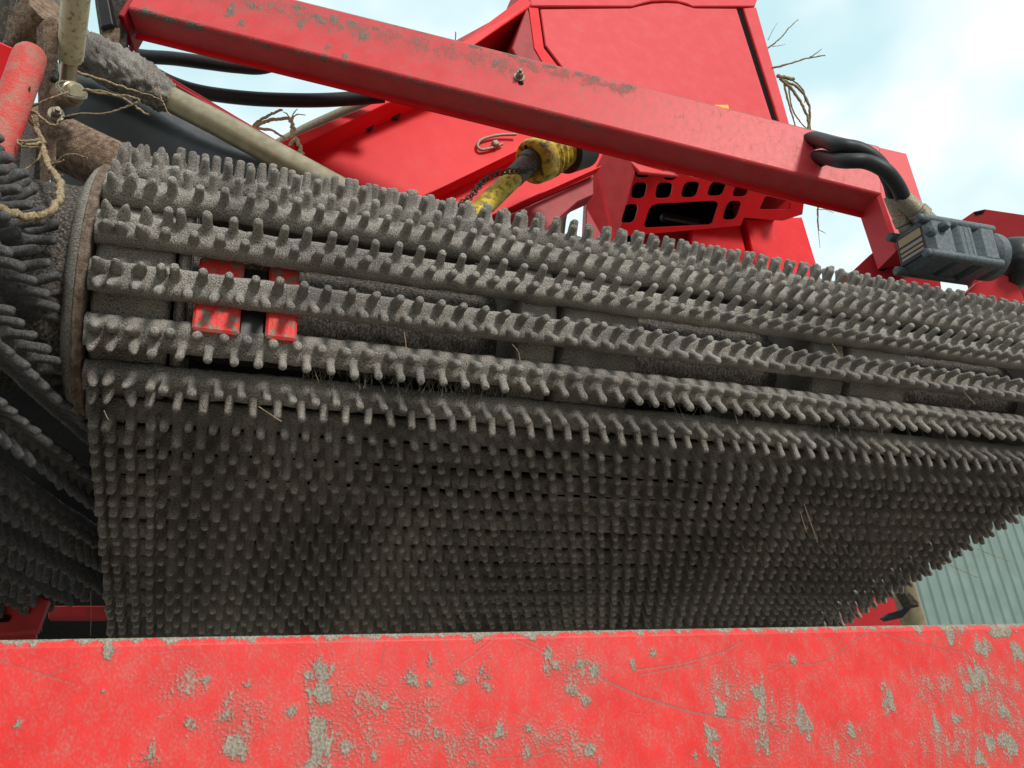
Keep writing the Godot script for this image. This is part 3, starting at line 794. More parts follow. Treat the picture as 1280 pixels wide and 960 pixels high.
# ---------------------------------------------------------------- hood, frame and drive shaft behind
func make_hood() -> void:
	var t := thing("machine_hood", "tall red sheet steel hood with a door panel and a perforated grille under it", "hood", Vector3(1.4472, 3.7301, -1.8))
	var st := begin()
	var back := Vector3(0, 0, -0.5)
	plate(st, [Vector3(0.9118, 3.8863, -1.762), Vector3(1.8872, 4.2456, -1.762), Vector3(1.9446, 3.3211, -1.762), Vector3(1.2458, 3.2203, -1.762), Vector3(0.8866, 3.4511, -1.762)], Vector3(0, 0, -0.02), 0.002)
	part("door_frame", done(st), M.hole, t)
	st = begin()
	plate(st, [Vector3(0.9399, 3.8627, -1.75), Vector3(1.3192, 4.0054, -1.75), Vector3(1.3649, 4.0349, -1.75), Vector3(1.4225, 4.0692, -1.75), Vector3(1.4874, 4.0968, -1.75), Vector3(1.5485, 4.1158, -1.75), Vector3(1.5959, 4.1154, -1.75), Vector3(1.6218, 4.1159, -1.75), Vector3(1.8392, 4.1931, -1.75), Vector3(1.8741, 3.4896, -1.75), Vector3(1.8746, 3.2851, -1.75), Vector3(1.2373, 3.2086, -1.75), Vector3(1.0837, 3.3908, -1.75), Vector3(0.9977, 3.6022, -1.75), Vector3(0.9436, 3.6894, -1.75)], Vector3(0, 0, -0.012), 0.003)
	part("door", done(st), M.paint_dusty, t)
	st = begin()
	plate(st, [Vector3(0.892, 4.0507, -1.748), Vector3(2.0753, 4.5269, -1.748), Vector3(1.94, 4.2417, -1.748), Vector3(1.6143, 4.1221, -1.748), Vector3(1.5859, 4.1273, -1.748), Vector3(1.5415, 4.1243, -1.748), Vector3(1.4881, 4.108, -1.748), Vector3(1.4194, 4.0789, -1.748), Vector3(1.3728, 4.0485, -1.748), Vector3(1.3266, 4.0164, -1.748), Vector3(0.9042, 3.8633, -1.748)], Vector3(0, 0, -0.5), 0.003)
	part("top_panel", done(st), M.paint_dusty, t)
	st = begin()
	plate(st, [Vector3(1.8762, 4.2089, -1.75), Vector3(1.9476, 4.2421, -1.75), Vector3(1.9499, 3.4703, -1.75), Vector3(1.9304, 3.2794, -1.75), Vector3(1.8943, 3.2786, -1.75), Vector3(1.9055, 3.4976, -1.75)], Vector3(0, 0, -0.5), 0.003)
	part("right_post", done(st), M.paint_dusty, t)
	st = begin()
	plate(st, [Vector3(0.8962, 3.857, -1.752), Vector3(0.9334, 3.8667, -1.752), Vector3(0.9371, 3.6743, -1.752), Vector3(0.9964, 3.5818, -1.752), Vector3(1.0827, 3.375, -1.752), Vector3(1.0283, 3.3603, -1.752), Vector3(0.9347, 3.5845, -1.752), Vector3(0.9007, 3.6622, -1.752)], Vector3(0, 0, -0.003), 0.001)
	part("left_post", done(st), M.paint, t)
	st = begin()
	plate(st, [Vector3(0.8927, 3.8683, -1.756), Vector3(0.927, 3.6752, -1.756), Vector3(0.9711, 3.578, -1.756), Vector3(1.07, 3.3752, -1.756), Vector3(0.9672, 3.3645, -1.756), Vector3(0.8547, 3.5418, -1.756), Vector3(0.8192, 3.6395, -1.756)], Vector3(-0.02, 0, -0.3), 0.004)
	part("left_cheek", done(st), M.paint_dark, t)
	st = begin()
	plate(st, [Vector3(1.2096, 4.5875, -2.2), Vector3(1.2154, 4.243, -2.2), Vector3(1.2964, 3.9467, -2.2), Vector3(0.7337, 3.7862, -2.2), Vector3(0.7036, 4.065, -2.2)], Vector3(0, 0, -0.03), 0.002)
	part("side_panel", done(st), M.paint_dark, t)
	st = begin()
	plate(st, [Vector3(0.6501, 3.6346, -1.78), Vector3(0.8812, 3.905, -1.75), Vector3(0.9094, 3.8795, -1.75), Vector3(0.8983, 3.8555, -1.75), Vector3(0.6917, 3.6338, -1.78), Vector3(0.5996, 3.5216, -1.78), Vector3(0.5596, 3.5159, -1.78)], Vector3(0, 0.0, -0.5), 0.002)
	part("roof_edge", done(st), M.paint, t)
	st = begin()
	plate(st, [Vector3(1.6061, 3.6025, -1.746), Vector3(1.6693, 3.6205, -1.746), Vector3(1.6695, 3.5894, -1.746), Vector3(1.6066, 3.5718, -1.746)], Vector3(0, 0, -0.003), 0.0005)
	part("sticker", done(st), M.yellow_sticker, t)
	# grille: a slanting underside with stamped holes
	var gx := (Vector3(1.896, 3.1934, -1.75) - Vector3(1.2332, 3.241, -1.75)).normalized()
	var gz := Vector3(0.05498, 0.76414, -0.64271)
	if gz.dot(Vector3(0, -0.5, 1)) < 0.0: gz = -gz
	var gy := gz.cross(gx)
	var g := CSGCombiner3D.new()
	g.name = "grille"
	t.add_child(g, true)
	g.transform = t.transform.affine_inverse() * Transform3D(Basis(gx, gy, gz), Vector3(1.2332, 3.241, -1.75))
	var flat := func(p: Vector3) -> Vector2:
		return Vector2((p - Vector3(1.2332, 3.241, -1.75)).dot(gx), (p - Vector3(1.2332, 3.241, -1.75)).dot(gy))
	var sheet := CSGPolygon3D.new()
	var op := PackedVector2Array()
	for p in [Vector3(1.1948, 3.2796, -1.7074), Vector3(1.8642, 3.2771, -1.6531), Vector3(1.903, 3.1826, -1.7622), Vector3(1.8334, 3.1623, -1.7923), Vector3(1.6804, 3.1583, -1.8101), Vector3(1.6786, 3.1396, -1.8326), Vector3(1.2357, 3.0815, -1.9395), Vector3(1.2332, 3.241, -1.75)]: op.append(flat.call(p))
	sheet.polygon = op
	sheet.depth = 0.006
	sheet.material = M.paint
	g.add_child(sheet)
	var holes := []
	for q in [[803,214,10,9], [838,217,9,8], [799,238,9,10], [830,238,10,10], [863,237,10,10], [896,236,10,9], [926,238,9,7], [787,267,9,12], [915,263,9,12], [862,212,10,9], [895,214,9,8]]: holes.append(q)
	var cuts := [[Vector3(1.3301, 3.1083, -1.8996), Vector3(1.318, 3.1147, -1.893), Vector3(1.3191, 3.1489, -1.8522), Vector3(1.3263, 3.1583, -1.8404), Vector3(1.3442, 3.1642, -1.8319), Vector3(1.5391, 3.1858, -1.7896), Vector3(1.5579, 3.1854, -1.7884), Vector3(1.5677, 3.179, -1.7952), Vector3(1.5684, 3.1388, -1.8429), Vector3(1.5593, 3.1326, -1.8511)], [Vector3(1.7372, 3.1811, -1.7781), Vector3(1.729, 3.1842, -1.7752), Vector3(1.7335, 3.2084, -1.746), Vector3(1.7405, 3.2126, -1.7404), Vector3(1.8271, 3.2084, -1.738), Vector3(1.8398, 3.2039, -1.7423), Vector3(1.8466, 3.1933, -1.7543), Vector3(1.8426, 3.1892, -1.7595)]]
	for q in cuts:
		var poly := PackedVector2Array()
		for p in q: poly.append(flat.call(p))
		var cs := CSGPolygon3D.new()
		cs.polygon = poly
		cs.depth = 0.05
		cs.position = Vector3(0, 0, 0.02)
		cs.material = M.paint_dark
		cs.operation = CSGShape3D.OPERATION_SUBTRACTION
		g.add_child(cs)
	var rounds := [[Vector3(1.257, 3.2277, -1.7638), Vector3(1.2821, 3.2298, -1.7591), Vector3(1.2634, 3.2145, -1.7789)], [Vector3(1.3578, 3.231, -1.7512), Vector3(1.3805, 3.2329, -1.747), Vector3(1.3618, 3.2175, -1.767)], [Vector3(1.2651, 3.1869, -1.8116), Vector3(1.2905, 3.189, -1.807), Vector3(1.2676, 3.1696, -1.832)], [Vector3(1.353, 3.194, -1.7957), Vector3(1.3816, 3.1963, -1.7905), Vector3(1.3558, 3.1766, -1.8161)], [Vector3(1.447, 3.2034, -1.7765), Vector3(1.4761, 3.2057, -1.7712), Vector3(1.4474, 3.1857, -1.7975)], [Vector3(1.5425, 3.2129, -1.757), Vector3(1.572, 3.2153, -1.7516), Vector3(1.5423, 3.1968, -1.7762)], [Vector3(1.6345, 3.215, -1.7467), Vector3(1.6615, 3.2171, -1.7418), Vector3(1.6356, 3.2024, -1.7615)], [Vector3(1.2548, 3.135, -1.8742), Vector3(1.2804, 3.137, -1.8697), Vector3(1.2561, 3.1137, -1.8995)], [Vector3(1.6257, 3.1707, -1.8001), Vector3(1.6529, 3.1728, -1.7953), Vector3(1.6257, 3.1486, -1.8263)], [Vector3(1.454, 3.2409, -1.7313), Vector3(1.48, 3.243, -1.7265), Vector3(1.4546, 3.2287, -1.7458)], [Vector3(1.5527, 3.2439, -1.7193), Vector3(1.5762, 3.2458, -1.715), Vector3(1.5535, 3.2316, -1.7339)]]
	for q in rounds:
		var o: Vector2 = flat.call(q[0])
		var ex: Vector2 = flat.call(q[1]) - o
		var ey: Vector2 = flat.call(q[2]) - o
		var poly := PackedVector2Array()
		for k in 24:
			var a := TAU * k / 24
			var ca := cos(a)
			var sa := sin(a)
			poly.append(o + ex * signf(ca) * pow(absf(ca), 0.6) + ey * signf(sa) * pow(absf(sa), 0.6))
		var cs := CSGPolygon3D.new()
		cs.polygon = poly
		cs.depth = 0.05
		cs.position = Vector3(0, 0, 0.02)
		cs.material = M.paint_dark
		cs.operation = CSGShape3D.OPERATION_SUBTRACTION
		g.add_child(cs)
	st = begin()
	plate(st, [Vector3(1.4004, 3.7125, -2.1), Vector3(2.3542, 3.868, -2.1), Vector3(2.119, 3.2275, -2.1), Vector3(1.3141, 3.0882, -2.1)], Vector3(0, 0, -0.03), 0.001)
	part("inner_wall", done(st), M.hole, t)
	st = begin()
	plate(st, [Vector3(1.0708, 3.2935, -1.76), Vector3(1.2481, 3.2785, -1.75), Vector3(1.2327, 3.2376, -1.75), Vector3(1.182, 3.016, -1.86), Vector3(1.1699, 2.9077, -1.86), Vector3(1.0475, 2.8865, -1.86), Vector3(1.0702, 3.0879, -1.84)], Vector3(0.01, 0, -0.05), 0.003)
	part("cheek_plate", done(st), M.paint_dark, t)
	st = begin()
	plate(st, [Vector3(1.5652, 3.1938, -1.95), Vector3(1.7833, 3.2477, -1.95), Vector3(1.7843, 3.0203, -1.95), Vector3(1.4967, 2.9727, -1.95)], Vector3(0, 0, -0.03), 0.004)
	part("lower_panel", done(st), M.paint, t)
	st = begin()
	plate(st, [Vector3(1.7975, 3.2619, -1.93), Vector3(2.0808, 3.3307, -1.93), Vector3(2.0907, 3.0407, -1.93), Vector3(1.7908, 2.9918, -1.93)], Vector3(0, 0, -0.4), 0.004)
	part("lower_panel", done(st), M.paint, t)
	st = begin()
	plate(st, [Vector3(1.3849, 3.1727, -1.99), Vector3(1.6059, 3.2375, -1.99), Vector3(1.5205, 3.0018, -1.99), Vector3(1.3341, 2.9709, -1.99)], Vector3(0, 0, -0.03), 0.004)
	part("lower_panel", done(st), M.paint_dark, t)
	st = begin()
	block(st, Vector3(1.5454, 3.2472, -1.99), Vector3(0.16, 0.03, 0.03), Basis(), 0.006)
	part("inner_bar", done(st), M.black, t)

func make_frame() -> void:
	var t := thing("conveyor_side_frame", "bright red folded steel side frame rising to the right behind the drive shaft", "frame", Vector3(0.4379, 2.9395, -1.6))
	var st := begin()
	plate(st, [Vector3(0.0873, 2.8642, -1.6), Vector3(0.348, 3.1041, -1.6), Vector3(0.8946, 3.3303, -1.6), Vector3(0.9908, 3.2288, -1.6), Vector3(0.8467, 3.1101, -1.6), Vector3(0.4503, 2.7958, -1.6), Vector3(0.3328, 2.6881, -1.6), Vector3(0.1973, 2.6852, -1.6)], Vector3(0, 0, -0.006), 0.001)
	part("web", done(st), M.paint, t)
	st = begin()
	plate(st, [Vector3(0.0652, 2.8226, -1.52), Vector3(0.3141, 3.0314, -1.52), Vector3(0.5108, 3.1903, -1.52), Vector3(0.5241, 3.1826, -1.52), Vector3(0.3348, 3.0278, -1.52), Vector3(0.095, 2.8061, -1.52)], Vector3(0, 0.0, -0.085), 0.002)
	part("top_flange", done(st), M.paint, t)
	st = begin()
	plate(st, [Vector3(0.313, 2.6843, -1.6), Vector3(0.4503, 2.7958, -1.6), Vector3(0.8467, 3.1101, -1.6), Vector3(0.8467, 3.1101, -1.6) + Vector3(0, 0, 0.04), Vector3(0.4503, 2.7958, -1.6) + Vector3(0, 0, 0.04), Vector3(0.313, 2.6843, -1.6) + Vector3(0, 0, 0.04)], Vector3(0.003, 0.006, 0), 0.001)
	part("lower_flange", done(st), M.paint, t)
	st = begin()
	plate(st, [Vector3(0.3995, 2.7683, -1.625), Vector3(0.8611, 3.1479, -1.625), Vector3(1.0505, 3.1717, -1.625), Vector3(0.9789, 3.0317, -1.625), Vector3(0.6591, 2.8134, -1.625), Vector3(0.5256, 2.7178, -1.625), Vector3(0.3988, 2.6697, -1.625)], Vector3(0, 0, -0.006), 0.001)
	part("lower_web", done(st), M.paint, t)
	st = begin()
	plate(st, [Vector3(0.5685, 2.7427, -1.62), Vector3(0.6592, 2.8072, -1.62), Vector3(0.9905, 3.0393, -1.62), Vector3(0.9905, 3.0393, -1.62) + Vector3(0, 0, 0.03), Vector3(0.6592, 2.8072, -1.62) + Vector3(0, 0, 0.03), Vector3(0.5685, 2.7427, -1.62) + Vector3(0, 0, 0.03)], Vector3(0.003, 0.006, 0), 0.001)
	part("bottom_flange", done(st), M.paint, t)
	st = begin()
	plate(st, [Vector3(0.5973, 2.7891, -1.634), Vector3(0.667, 2.851, -1.634), Vector3(0.9943, 3.0787, -1.634), Vector3(0.9799, 2.9696, -1.632), Vector3(0.9238, 2.9315, -1.632), Vector3(0.8229, 2.8217, -1.632), Vector3(0.7992, 2.7217, -1.632), Vector3(0.5904, 2.6597, -1.632)], Vector3(0, 0, -0.05), 0.002)
	part("rear_sill", done(st), M.paint_dark, t)
	for p in [[Vector3(0.3041, 3.0177, -1.592)], [Vector3(0.3766, 3.0763, -1.592)]]:
		st = begin()
		lathe(st, [Vector2(-0.004, 0), Vector2(-0.004, 0.02), Vector2(0.006, 0.019), Vector2(0.006, 0.008), Vector2(0.014, 0.007), Vector2(0.014, 0)], p[0], Vector3.BACK, 24)
		part("bolt", done(st), M.black, t)
	# bent wire hook clipped to the web
	st = begin()
	tube(st, smooth_path([Vector3(0.7269, 3.0897, -1.585), Vector3(0.6716, 3.0749, -1.588), Vector3(0.6259, 3.0504, -1.59), Vector3(0.6107, 3.0265, -1.59), Vector3(0.6192, 3.0117, -1.59), Vector3(0.6503, 3.0252, -1.59), Vector3(0.6849, 3.0483, -1.59)], 8), 0.0042, 10)
	var k := single("wire_hook", done(st), M.zinc, "bent steel wire hook on the red frame beside the drive shaft", "hook")
	st = begin()
	block(st, Vector3(0.6619, 3.0398, -1.587), Vector3(0.018, 0.018, 0.018), Basis(Vector3.BACK, 0.4), 0.003)
	part("clip_nut", done(st), M.zinc, k)
	# grey stays seen through the gap
	st = begin()
	tube(st, [Vector3(1.1246, 3.1364, -2.1714), Vector3(1.126, 3.254, -2.1114), Vector3(1.1356, 3.3449, -2.0615)], 0.011, 12)
	single("support_stay", done(st), M.zinc, "thin grey stay upright in the gap left of the hood", "stay")
	st = begin()
	tube(st, smooth_path([Vector3(0.0673, 3.1272, -1.898), Vector3(0.1692, 3.1779, -1.8301), Vector3(0.2929, 3.225, -1.7549), Vector3(0.3761, 3.2502, -1.7077)], 4), 0.014, 14, 0.001, 100.0)
	single("steel_pipe", done(st), M.zinc, "thin dusty steel pipe along the top edge of the red side frame", "pipe")

func make_drive_shaft() -> void:
	var t := thing("drive_shaft", "yellow plastic guarded drive shaft with a ribbed cone and chain", "drive shaft", Vector3(0.6156, 2.7352, -1.3906))
	var a := Vector3(0.4784, 2.5803, -1.4063)
	var b := Vector3(0.6472, 2.7947, -1.4071)
	var d := (b - a).normalized()
	var st := begin()
	tube(st, [a, a.lerp(b, 0.5), b], 0.0245, 28, 0.0006, 60.0)
	part("guard_tube", done(st), M.yellow, t)
	st = begin()
	var ln := b.distance_to(Vector3(0.6913, 2.846, -1.4107))
	lathe(st, [Vector2(-0.03, 0.022), Vector2(-0.03, 0.0262), Vector2(0.03, 0.0268), Vector2(0.034, 0.030), Vector2(ln, 0.031), Vector2(ln, 0.0)], b, d, 28)
	part("collar", done(st), M.shaft_grey, t)
	var e := Vector3(0.8656, 2.9648, -1.4337)
	var s := Vector3(0.6811, 2.8326, -1.4098)
	var q := (e - s).normalized()
	st = begin()
	var prof := [Vector2(0.012, 0.02), Vector2(0.0, 0.036), Vector2(-0.004, 0.046), Vector2(0.0, 0.053), Vector2(0.008, 0.0565), Vector2(0.045, 0.0565)]
	for i in 5:
		var x := 0.052 + i * 0.022
		var r := 0.055 - i * 0.0045
		prof.append_array([Vector2(x, r - 0.009), Vector2(x + 0.004, r - 0.010), Vector2(x + 0.009, r), Vector2(x + 0.014, r)])
	prof.append(Vector2(0.20, 0.03))
	prof.append(Vector2(0.20, 0.0))
	lathe(st, prof, s, q, 40, false)
	part("ribbed_cone", done(st), M.yellow, t)
	st = begin()
	lathe(st, [Vector2(0.13, 0), Vector2(0.13, 0.06), Vector2(0.2, 0.062), Vector2(0.2, 0)], s, q, 32)
	part("yoke", done(st), M.black, t)
	for k in [[0.008, 0.05, -0.35], [0.008, 0.05, 0.6]]:
		st = begin()
		block(st, s + q * 0.002 + Vector3(k[2] * 0.05, 0.03, 0.02), Vector3(0.018, 0.01, 0.012), Basis(Vector3.BACK, 0.5), 0.003)
		part("lug", done(st), M.black, t)
	# safety chain
	var path := smooth_path([Vector3(0.6651, 2.7763, -1.3612), Vector3(0.6345, 2.7475, -1.3526), Vector3(0.6031, 2.7429, -1.3561), Vector3(0.5689, 2.7334, -1.363), Vector3(0.5379, 2.7138, -1.3739), Vector3(0.5227, 2.6932, -1.3787), Vector3(0.5063, 2.6695, -1.3855), Vector3(0.4861, 2.6512, -1.3911), Vector3(0.4661, 2.6331, -1.3967)], 3)
	var ch := thing("safety_chain", "small rusty chain lying along the yellow drive shaft", "chain", path[0])
	for i in path.size() - 1:
		var p0: Vector3 = path[i]
		var p1: Vector3 = path[i + 1]
		var dir := (p1 - p0).normalized()
		var sd := (Vector3.UP if i % 2 == 0 else dir.cross(Vector3.UP)).normalized()
		sd = (sd - dir * sd.dot(dir)).normalized()
		var ring := []
		for k in 13:
			var an := TAU * k / 12
			ring.append((p0 + p1) / 2 + dir * cos(an) * p0.distance_to(p1) * 0.72 + sd * sin(an) * 0.0075)
		st = begin()
		tube(st, ring, 0.0019, 6, 0.0, 1.0, false)
		part("link", done(st), M.iron, ch)

# ---------------------------------------------------------------- tubes, hoses and sheet at the upper left
func make_upper_left() -> void:
	var st := begin()
	tube(st, [Vector3(-0.3168, 2.7825, -1.2996), Vector3(-0.179, 2.6896, -1.2655), Vector3(-0.0449, 2.5954, -1.2216), Vector3(0.0843, 2.5001, -1.1803), Vector3(0.2377, 2.3982, -1.1442)], 0.0238, 28, 0.0004, 80.0)
	var t := single("steel_tube", done(st), M.tan_metal, "long tan steel tube slanting down behind the belt with mud at its upper end", "tube")
	st = begin()
	var pa := smooth_path([Vector3(-0.3092, 2.76, -1.284), Vector3(-0.2783, 2.7414, -1.2686), Vector3(-0.2364, 2.7155, -1.2583), Vector3(-0.1992, 2.6928, -1.2484), Vector3(-0.1653, 2.6716, -1.245), Vector3(-0.1384, 2.651, -1.2443), Vector3(-0.1248, 2.6393, -1.2445)], 8)
	var ra := []
	for i in pa.size():
		var f := float(i) / (pa.size() - 1)
		ra.append(0.027 * (1.0 - pow(f, 4)) + 0.012)
	tube(st, pa, ra, 56, 0.011, 75.0)
	part("mud_crust", done(st), M.mud, t)
	st = begin()
	plate(st, [Vector3(-0.1772, 2.7633, -1.2992), Vector3(-0.1719, 2.7686, -1.2943), Vector3(-0.0044, 2.6514, -1.2601), Vector3(0.2193, 2.4863, -1.2029), Vector3(0.2173, 2.4783, -1.2077), Vector3(-0.0061, 2.6404, -1.2664)], Vector3(0.004, 0.004, -0.012), 0.001)
	single("red_strip", done(st), M.paint_dark, "narrow red steel strip lying along the top of the tan tube", "strip")
	# hanging rubber sheet
	st = begin()
	st.set_smooth_group(1)
	var c := [Vector3(-0.3596, 2.8143, -1.3969), Vector3(0.2506, 2.4542, -1.2061), Vector3(0.2607, 2.356, -1.2515), Vector3(-0.3265, 2.4932, -1.4259)]
	var grid := []
	for i in 25:
		var row := []
		for j in 13:
			var u := i / 24.0
			var v := j / 12.0
			var p: Vector3 = c[0].lerp(c[1], u).lerp(c[3].lerp(c[2], u), v)
			p += Vector3(0, 0, 1) * (0.05 * sin(v * PI * 1.3 + 0.3) + 0.012 * sin(u * 9.0 + v * 3.0))
			row.append(p)
		grid.append(row)
	for i in 24:
		for j in 12:
			quad(st, grid[i][j], grid[i][j + 1], grid[i + 1][j + 1], grid[i + 1][j])
			quad(st, grid[i][j] - Vector3(0, 0, 0.006), grid[i + 1][j] - Vector3(0, 0, 0.006), grid[i + 1][j + 1] - Vector3(0, 0, 0.006), grid[i][j + 1] - Vector3(0, 0, 0.006))
	single("rubber_sheet", done(st), M.sheet, "smooth dark grey rubber sheet hanging under the tan tube", "rubber sheet")
	st = begin()
	tube(st, [Vector3(-0.3097, 2.4505, -1.1538), Vector3(-0.2333, 2.4038, -1.1337), Vector3(-0.1584, 2.36, -1.1128), Vector3(-0.0481, 2.2963, -1.0872)], 0.0415, 40, 0.0025, 50.0)
	single("rusty_roller", done(st), M.rust, "rusty brown roller with flaking crust behind the top left of the belt", "roller")
	# black hoses against the sky
	st = begin()
	tube(st, smooth_path([Vector3(-0.3141, 3.1316, -1.6359), Vector3(-0.2486, 3.1128, -1.6182), Vector3(-0.1748, 3.1022, -1.593), Vector3(-0.1007, 3.088, -1.5694), Vector3(-0.0268, 3.09, -1.5616), Vector3(0.0387, 3.1077, -1.5613), Vector3(0.1123, 3.144, -1.5363)], 6), 0.0165, 16)
	single("black_hose", done(st), M.hose, "thick black hose close under the left end of the overhead beam", "hose", "black hoses against the sky")
	st = begin()
	tube(st, smooth_path([Vector3(-0.2212, 3.0391, -1.5844), Vector3(-0.1648, 3.0076, -1.5769), Vector3(-0.1004, 2.9841, -1.5621), Vector3(-0.01, 2.9655, -1.5339), Vector3(0.0805, 2.9692, -1.5183), Vector3(0.1916, 2.9842, -1.5005), Vector3(0.3238, 3.0067, -1.4701)], 6), 0.0170, 16)
	single("black_hose", done(st), M.hose, "thick black hose sagging in front of the sky above the red side frame", "hose", "black hoses against the sky")
	# hydraulic cylinder
	var cy := thing("hydraulic_cylinder", "tan painted hydraulic cylinder pointing down at the upper left with wire round its pin", "cylinder", Vector3(-0.2442, 2.4611, -1.0018))
	st = begin()
	lathe(st, [Vector2(0, 0.0), Vector2(0, 0.0165), Vector2(0.003, 0.0178), Vector2(0.02, 0.0178), Vector2(0.3, 0.0178), Vector2(0.3, 0.0)], Vector3(-0.2439, 2.4673, -1.0045), Vector3(-0.2196, 2.4978, -0.8416) - Vector3(-0.2439, 2.4673, -1.0045), 32, true, 0.0004, 60.0)
	part("barrel", done(st), M.tan_chipped, cy)
	st = begin()
	tube(st, [Vector3(-0.245, 2.4818, -0.9988), Vector3(-0.2463, 2.4296, -1.0424)], 0.0112, 20, 0.0003, 90.0)
	part("rod", done(st), M.tan_metal, cy)
	st = begin()
	var pd := (Vector3(-0.0997, 1.8967, -0.4384) - Vector3(-0.1995, 2.2935, -0.8767)).normalized() + Vector3(0.45, 0.3, 0)
	lathe(st, [Vector2(-0.045, 0), Vector2(-0.045, 0.017), Vector2(0.0, 0.018), Vector2(0.004, 0.0165), Vector2(0.005, 0.0145), Vector2(0.012, 0.0140), Vector2(0.0145, 0.011), Vector2(0.0150, 0.0)], Vector3(-0.2292, 2.3928, -0.9942), pd, 28, true, 0.0004, 90.0)
	part("pin", done(st), M.tan_metal, cy)
	st = begin()
	lathe(st, [Vector2(-0.03, 0), Vector2(-0.03, 0.022), Vector2(-0.008, 0.022), Vector2(-0.006, 0.02), Vector2(-0.006, 0.0)], Vector3(-0.2406, 2.413, -1.0365), pd, 28, true, 0.0015, 60.0)
	part("rod_eye", done(st), M.black, cy)
	# flat bars
	st = begin()
	plate(st, [Vector3(-0.2762, 2.491, -0.9641), Vector3(-0.2652, 2.4964, -0.9568), Vector3(-0.2573, 2.4917, -0.9559), Vector3(-0.247, 2.4012, -0.9973), Vector3(-0.2401, 2.3039, -1.0436), Vector3(-0.2486, 2.2739, -1.0623), Vector3(-0.265, 2.4025, -1.0041)], Vector3(-0.012, 0, -0.02), 0.003)
	var fb := single("flat_bar", done(st), M.rust, "upright rusty brown flat bar beside the tan hydraulic cylinder", "bar", "upright bars at the left edge")
	st = begin()
	block(st, Vector3(-0.2514, 2.4039, -0.9799), Vector3(0.010, 0.016, 0.012), Basis(), 0.002)
	part("block_stop", done(st), M.iron, fb)
	st = begin()
	bolt(st, Vector3(-0.2444, 2.3561, -1.0011), Vector3(0.3, -0.2, 1).normalized(), 0.007, 0.012)
	part("bolt", done(st), M.zinc, fb)
	st = begin()
	plate(st, [Vector3(-0.2906, 2.386, -1.059), Vector3(-0.2775, 2.385, -1.054), Vector3(-0.2748, 2.3168, -1.0874), Vector3(-0.2808, 2.2282, -1.1346), Vector3(-0.2961, 2.2293, -1.1404), Vector3(-0.29, 2.3179, -1.0931)], Vector3(-0.01, 0, -0.02), 0.003)
	single("flat_bar", done(st), M.mud, "mud grey lower bar under the red tube at the left edge", "bar", "upright bars at the left edge")
	st = begin()
	plate(st, [Vector3(-0.3216, 2.4109, -1.1309), Vector3(-0.2987, 2.4313, -1.1111), Vector3(-0.2758, 2.4296, -1.1025), Vector3(-0.2678, 2.33, -1.1495), Vector3(-0.2931, 2.2437, -1.2035), Vector3(-0.3343, 2.2467, -1.2191)], Vector3(-0.02, 0, -0.03), 0.003)
	single("hanger_plate", done(st), M.iron, "dark rusty hanger plate behind the root at the left edge", "plate")
	# muddy clevis and dark rails above
	st = begin()
	tube(st, [Vector3(-0.3304, 2.5552, -1.0975), Vector3(-0.3129, 2.5703, -1.0707), Vector3(-0.2916, 2.5827, -1.0317)], [0.030, 0.036, 0.032], 28, 0.008, 60.0)
	single("clevis", done(st), M.rust, "lumpy mud covered clevis between the red tube and the cylinder", "clevis")
	st = begin()
	plate(st, [Vector3(-0.4327, 2.7836, -1.2038), Vector3(-0.3775, 2.7797, -1.1829), Vector3(-0.3979, 2.6738, -1.2449), Vector3(-0.4216, 2.6755, -1.2539)], Vector3(0, 0, -0.04), 0.004)
	single("side_rail", done(st), M.iron, "dark steel rail in the top left corner", "rail")
	st = begin()
	plate(st, [Vector3(-0.3714, 2.7255, -1.136), Vector3(-0.3463, 2.7237, -1.1265), Vector3(-0.3618, 2.6317, -1.1794), Vector3(-0.3853, 2.5935, -1.2085), Vector3(-0.3922, 2.6364, -1.1897)], Vector3(0, 0, -0.06), 0.004)
	single("side_rail", done(st), M.black, "black rail beside the muddy clevis near the top left corner", "rail")
	st = begin()
	plate(st, [Vector3(-0.3481, 2.6881, -1.0975), Vector3(-0.2944, 2.6842, -1.0772), Vector3(-0.2948, 2.6408, -1.0992), Vector3(-0.3414, 2.6465, -1.1157)], Vector3(0, 0, -0.02), 0.003)
	single("cover_plate", done(st), M.mud, "pale grey green cover plate behind the cylinder at the top edge", "plate")
	st = begin()
	plate(st, [Vector3(-0.3323, 3.0895, -1.4258), Vector3(-0.2616, 3.0844, -1.3991), Vector3(-0.2543, 2.997, -1.4401), Vector3(-0.2556, 2.9624, -1.4582), Vector3(-0.3085, 2.9851, -1.4686), Vector3(-0.3134, 3.0171, -1.4545)], Vector3(0, 0, -0.05), 0.003)
	var hb := single("hanger_bracket", done(st), M.iron, "dark brown folded bracket carrying the left end of the overhead beam", "bracket")
	st = begin()
	plate(st, [Vector3(-0.3231, 3.0531, -1.3926), Vector3(-0.3006, 3.0514, -1.3841), Vector3(-0.279, 2.9804, -1.411), Vector3(-0.3024, 2.9759, -1.423)], Vector3(0.01, 0, -0.03), 0.002)
	part("fold", done(st), M.black, hb)
	st = begin()
	plate(st, [Vector3(-0.3026, 2.9845, -1.4307), Vector3(-0.2654, 2.9818, -1.4166), Vector3(-0.2649, 2.946, -1.4345), Vector3(-0.3048, 2.9598, -1.4441)], Vector3(0, 0, -0.02), 0.002)
	part("foot", done(st), M.rust, hb)
	# red tube at the left edge
	var rt := thing("red_tube", "faded red round tube with a domed end at the left edge", "tube", Vector3(-0.2722, 2.3943, -0.9277))
	st = begin()
	var ax := Vector3(-0.2913, 2.2081, -0.958) - Vector3(-0.2718, 2.3904, -0.9295)
	var prof := [Vector2(-0.012, 0.0), Vector2(-0.0115, 0.008), Vector2(-0.008, 0.015), Vector2(-0.002, 0.019), Vector2(0.006, 0.0205)]
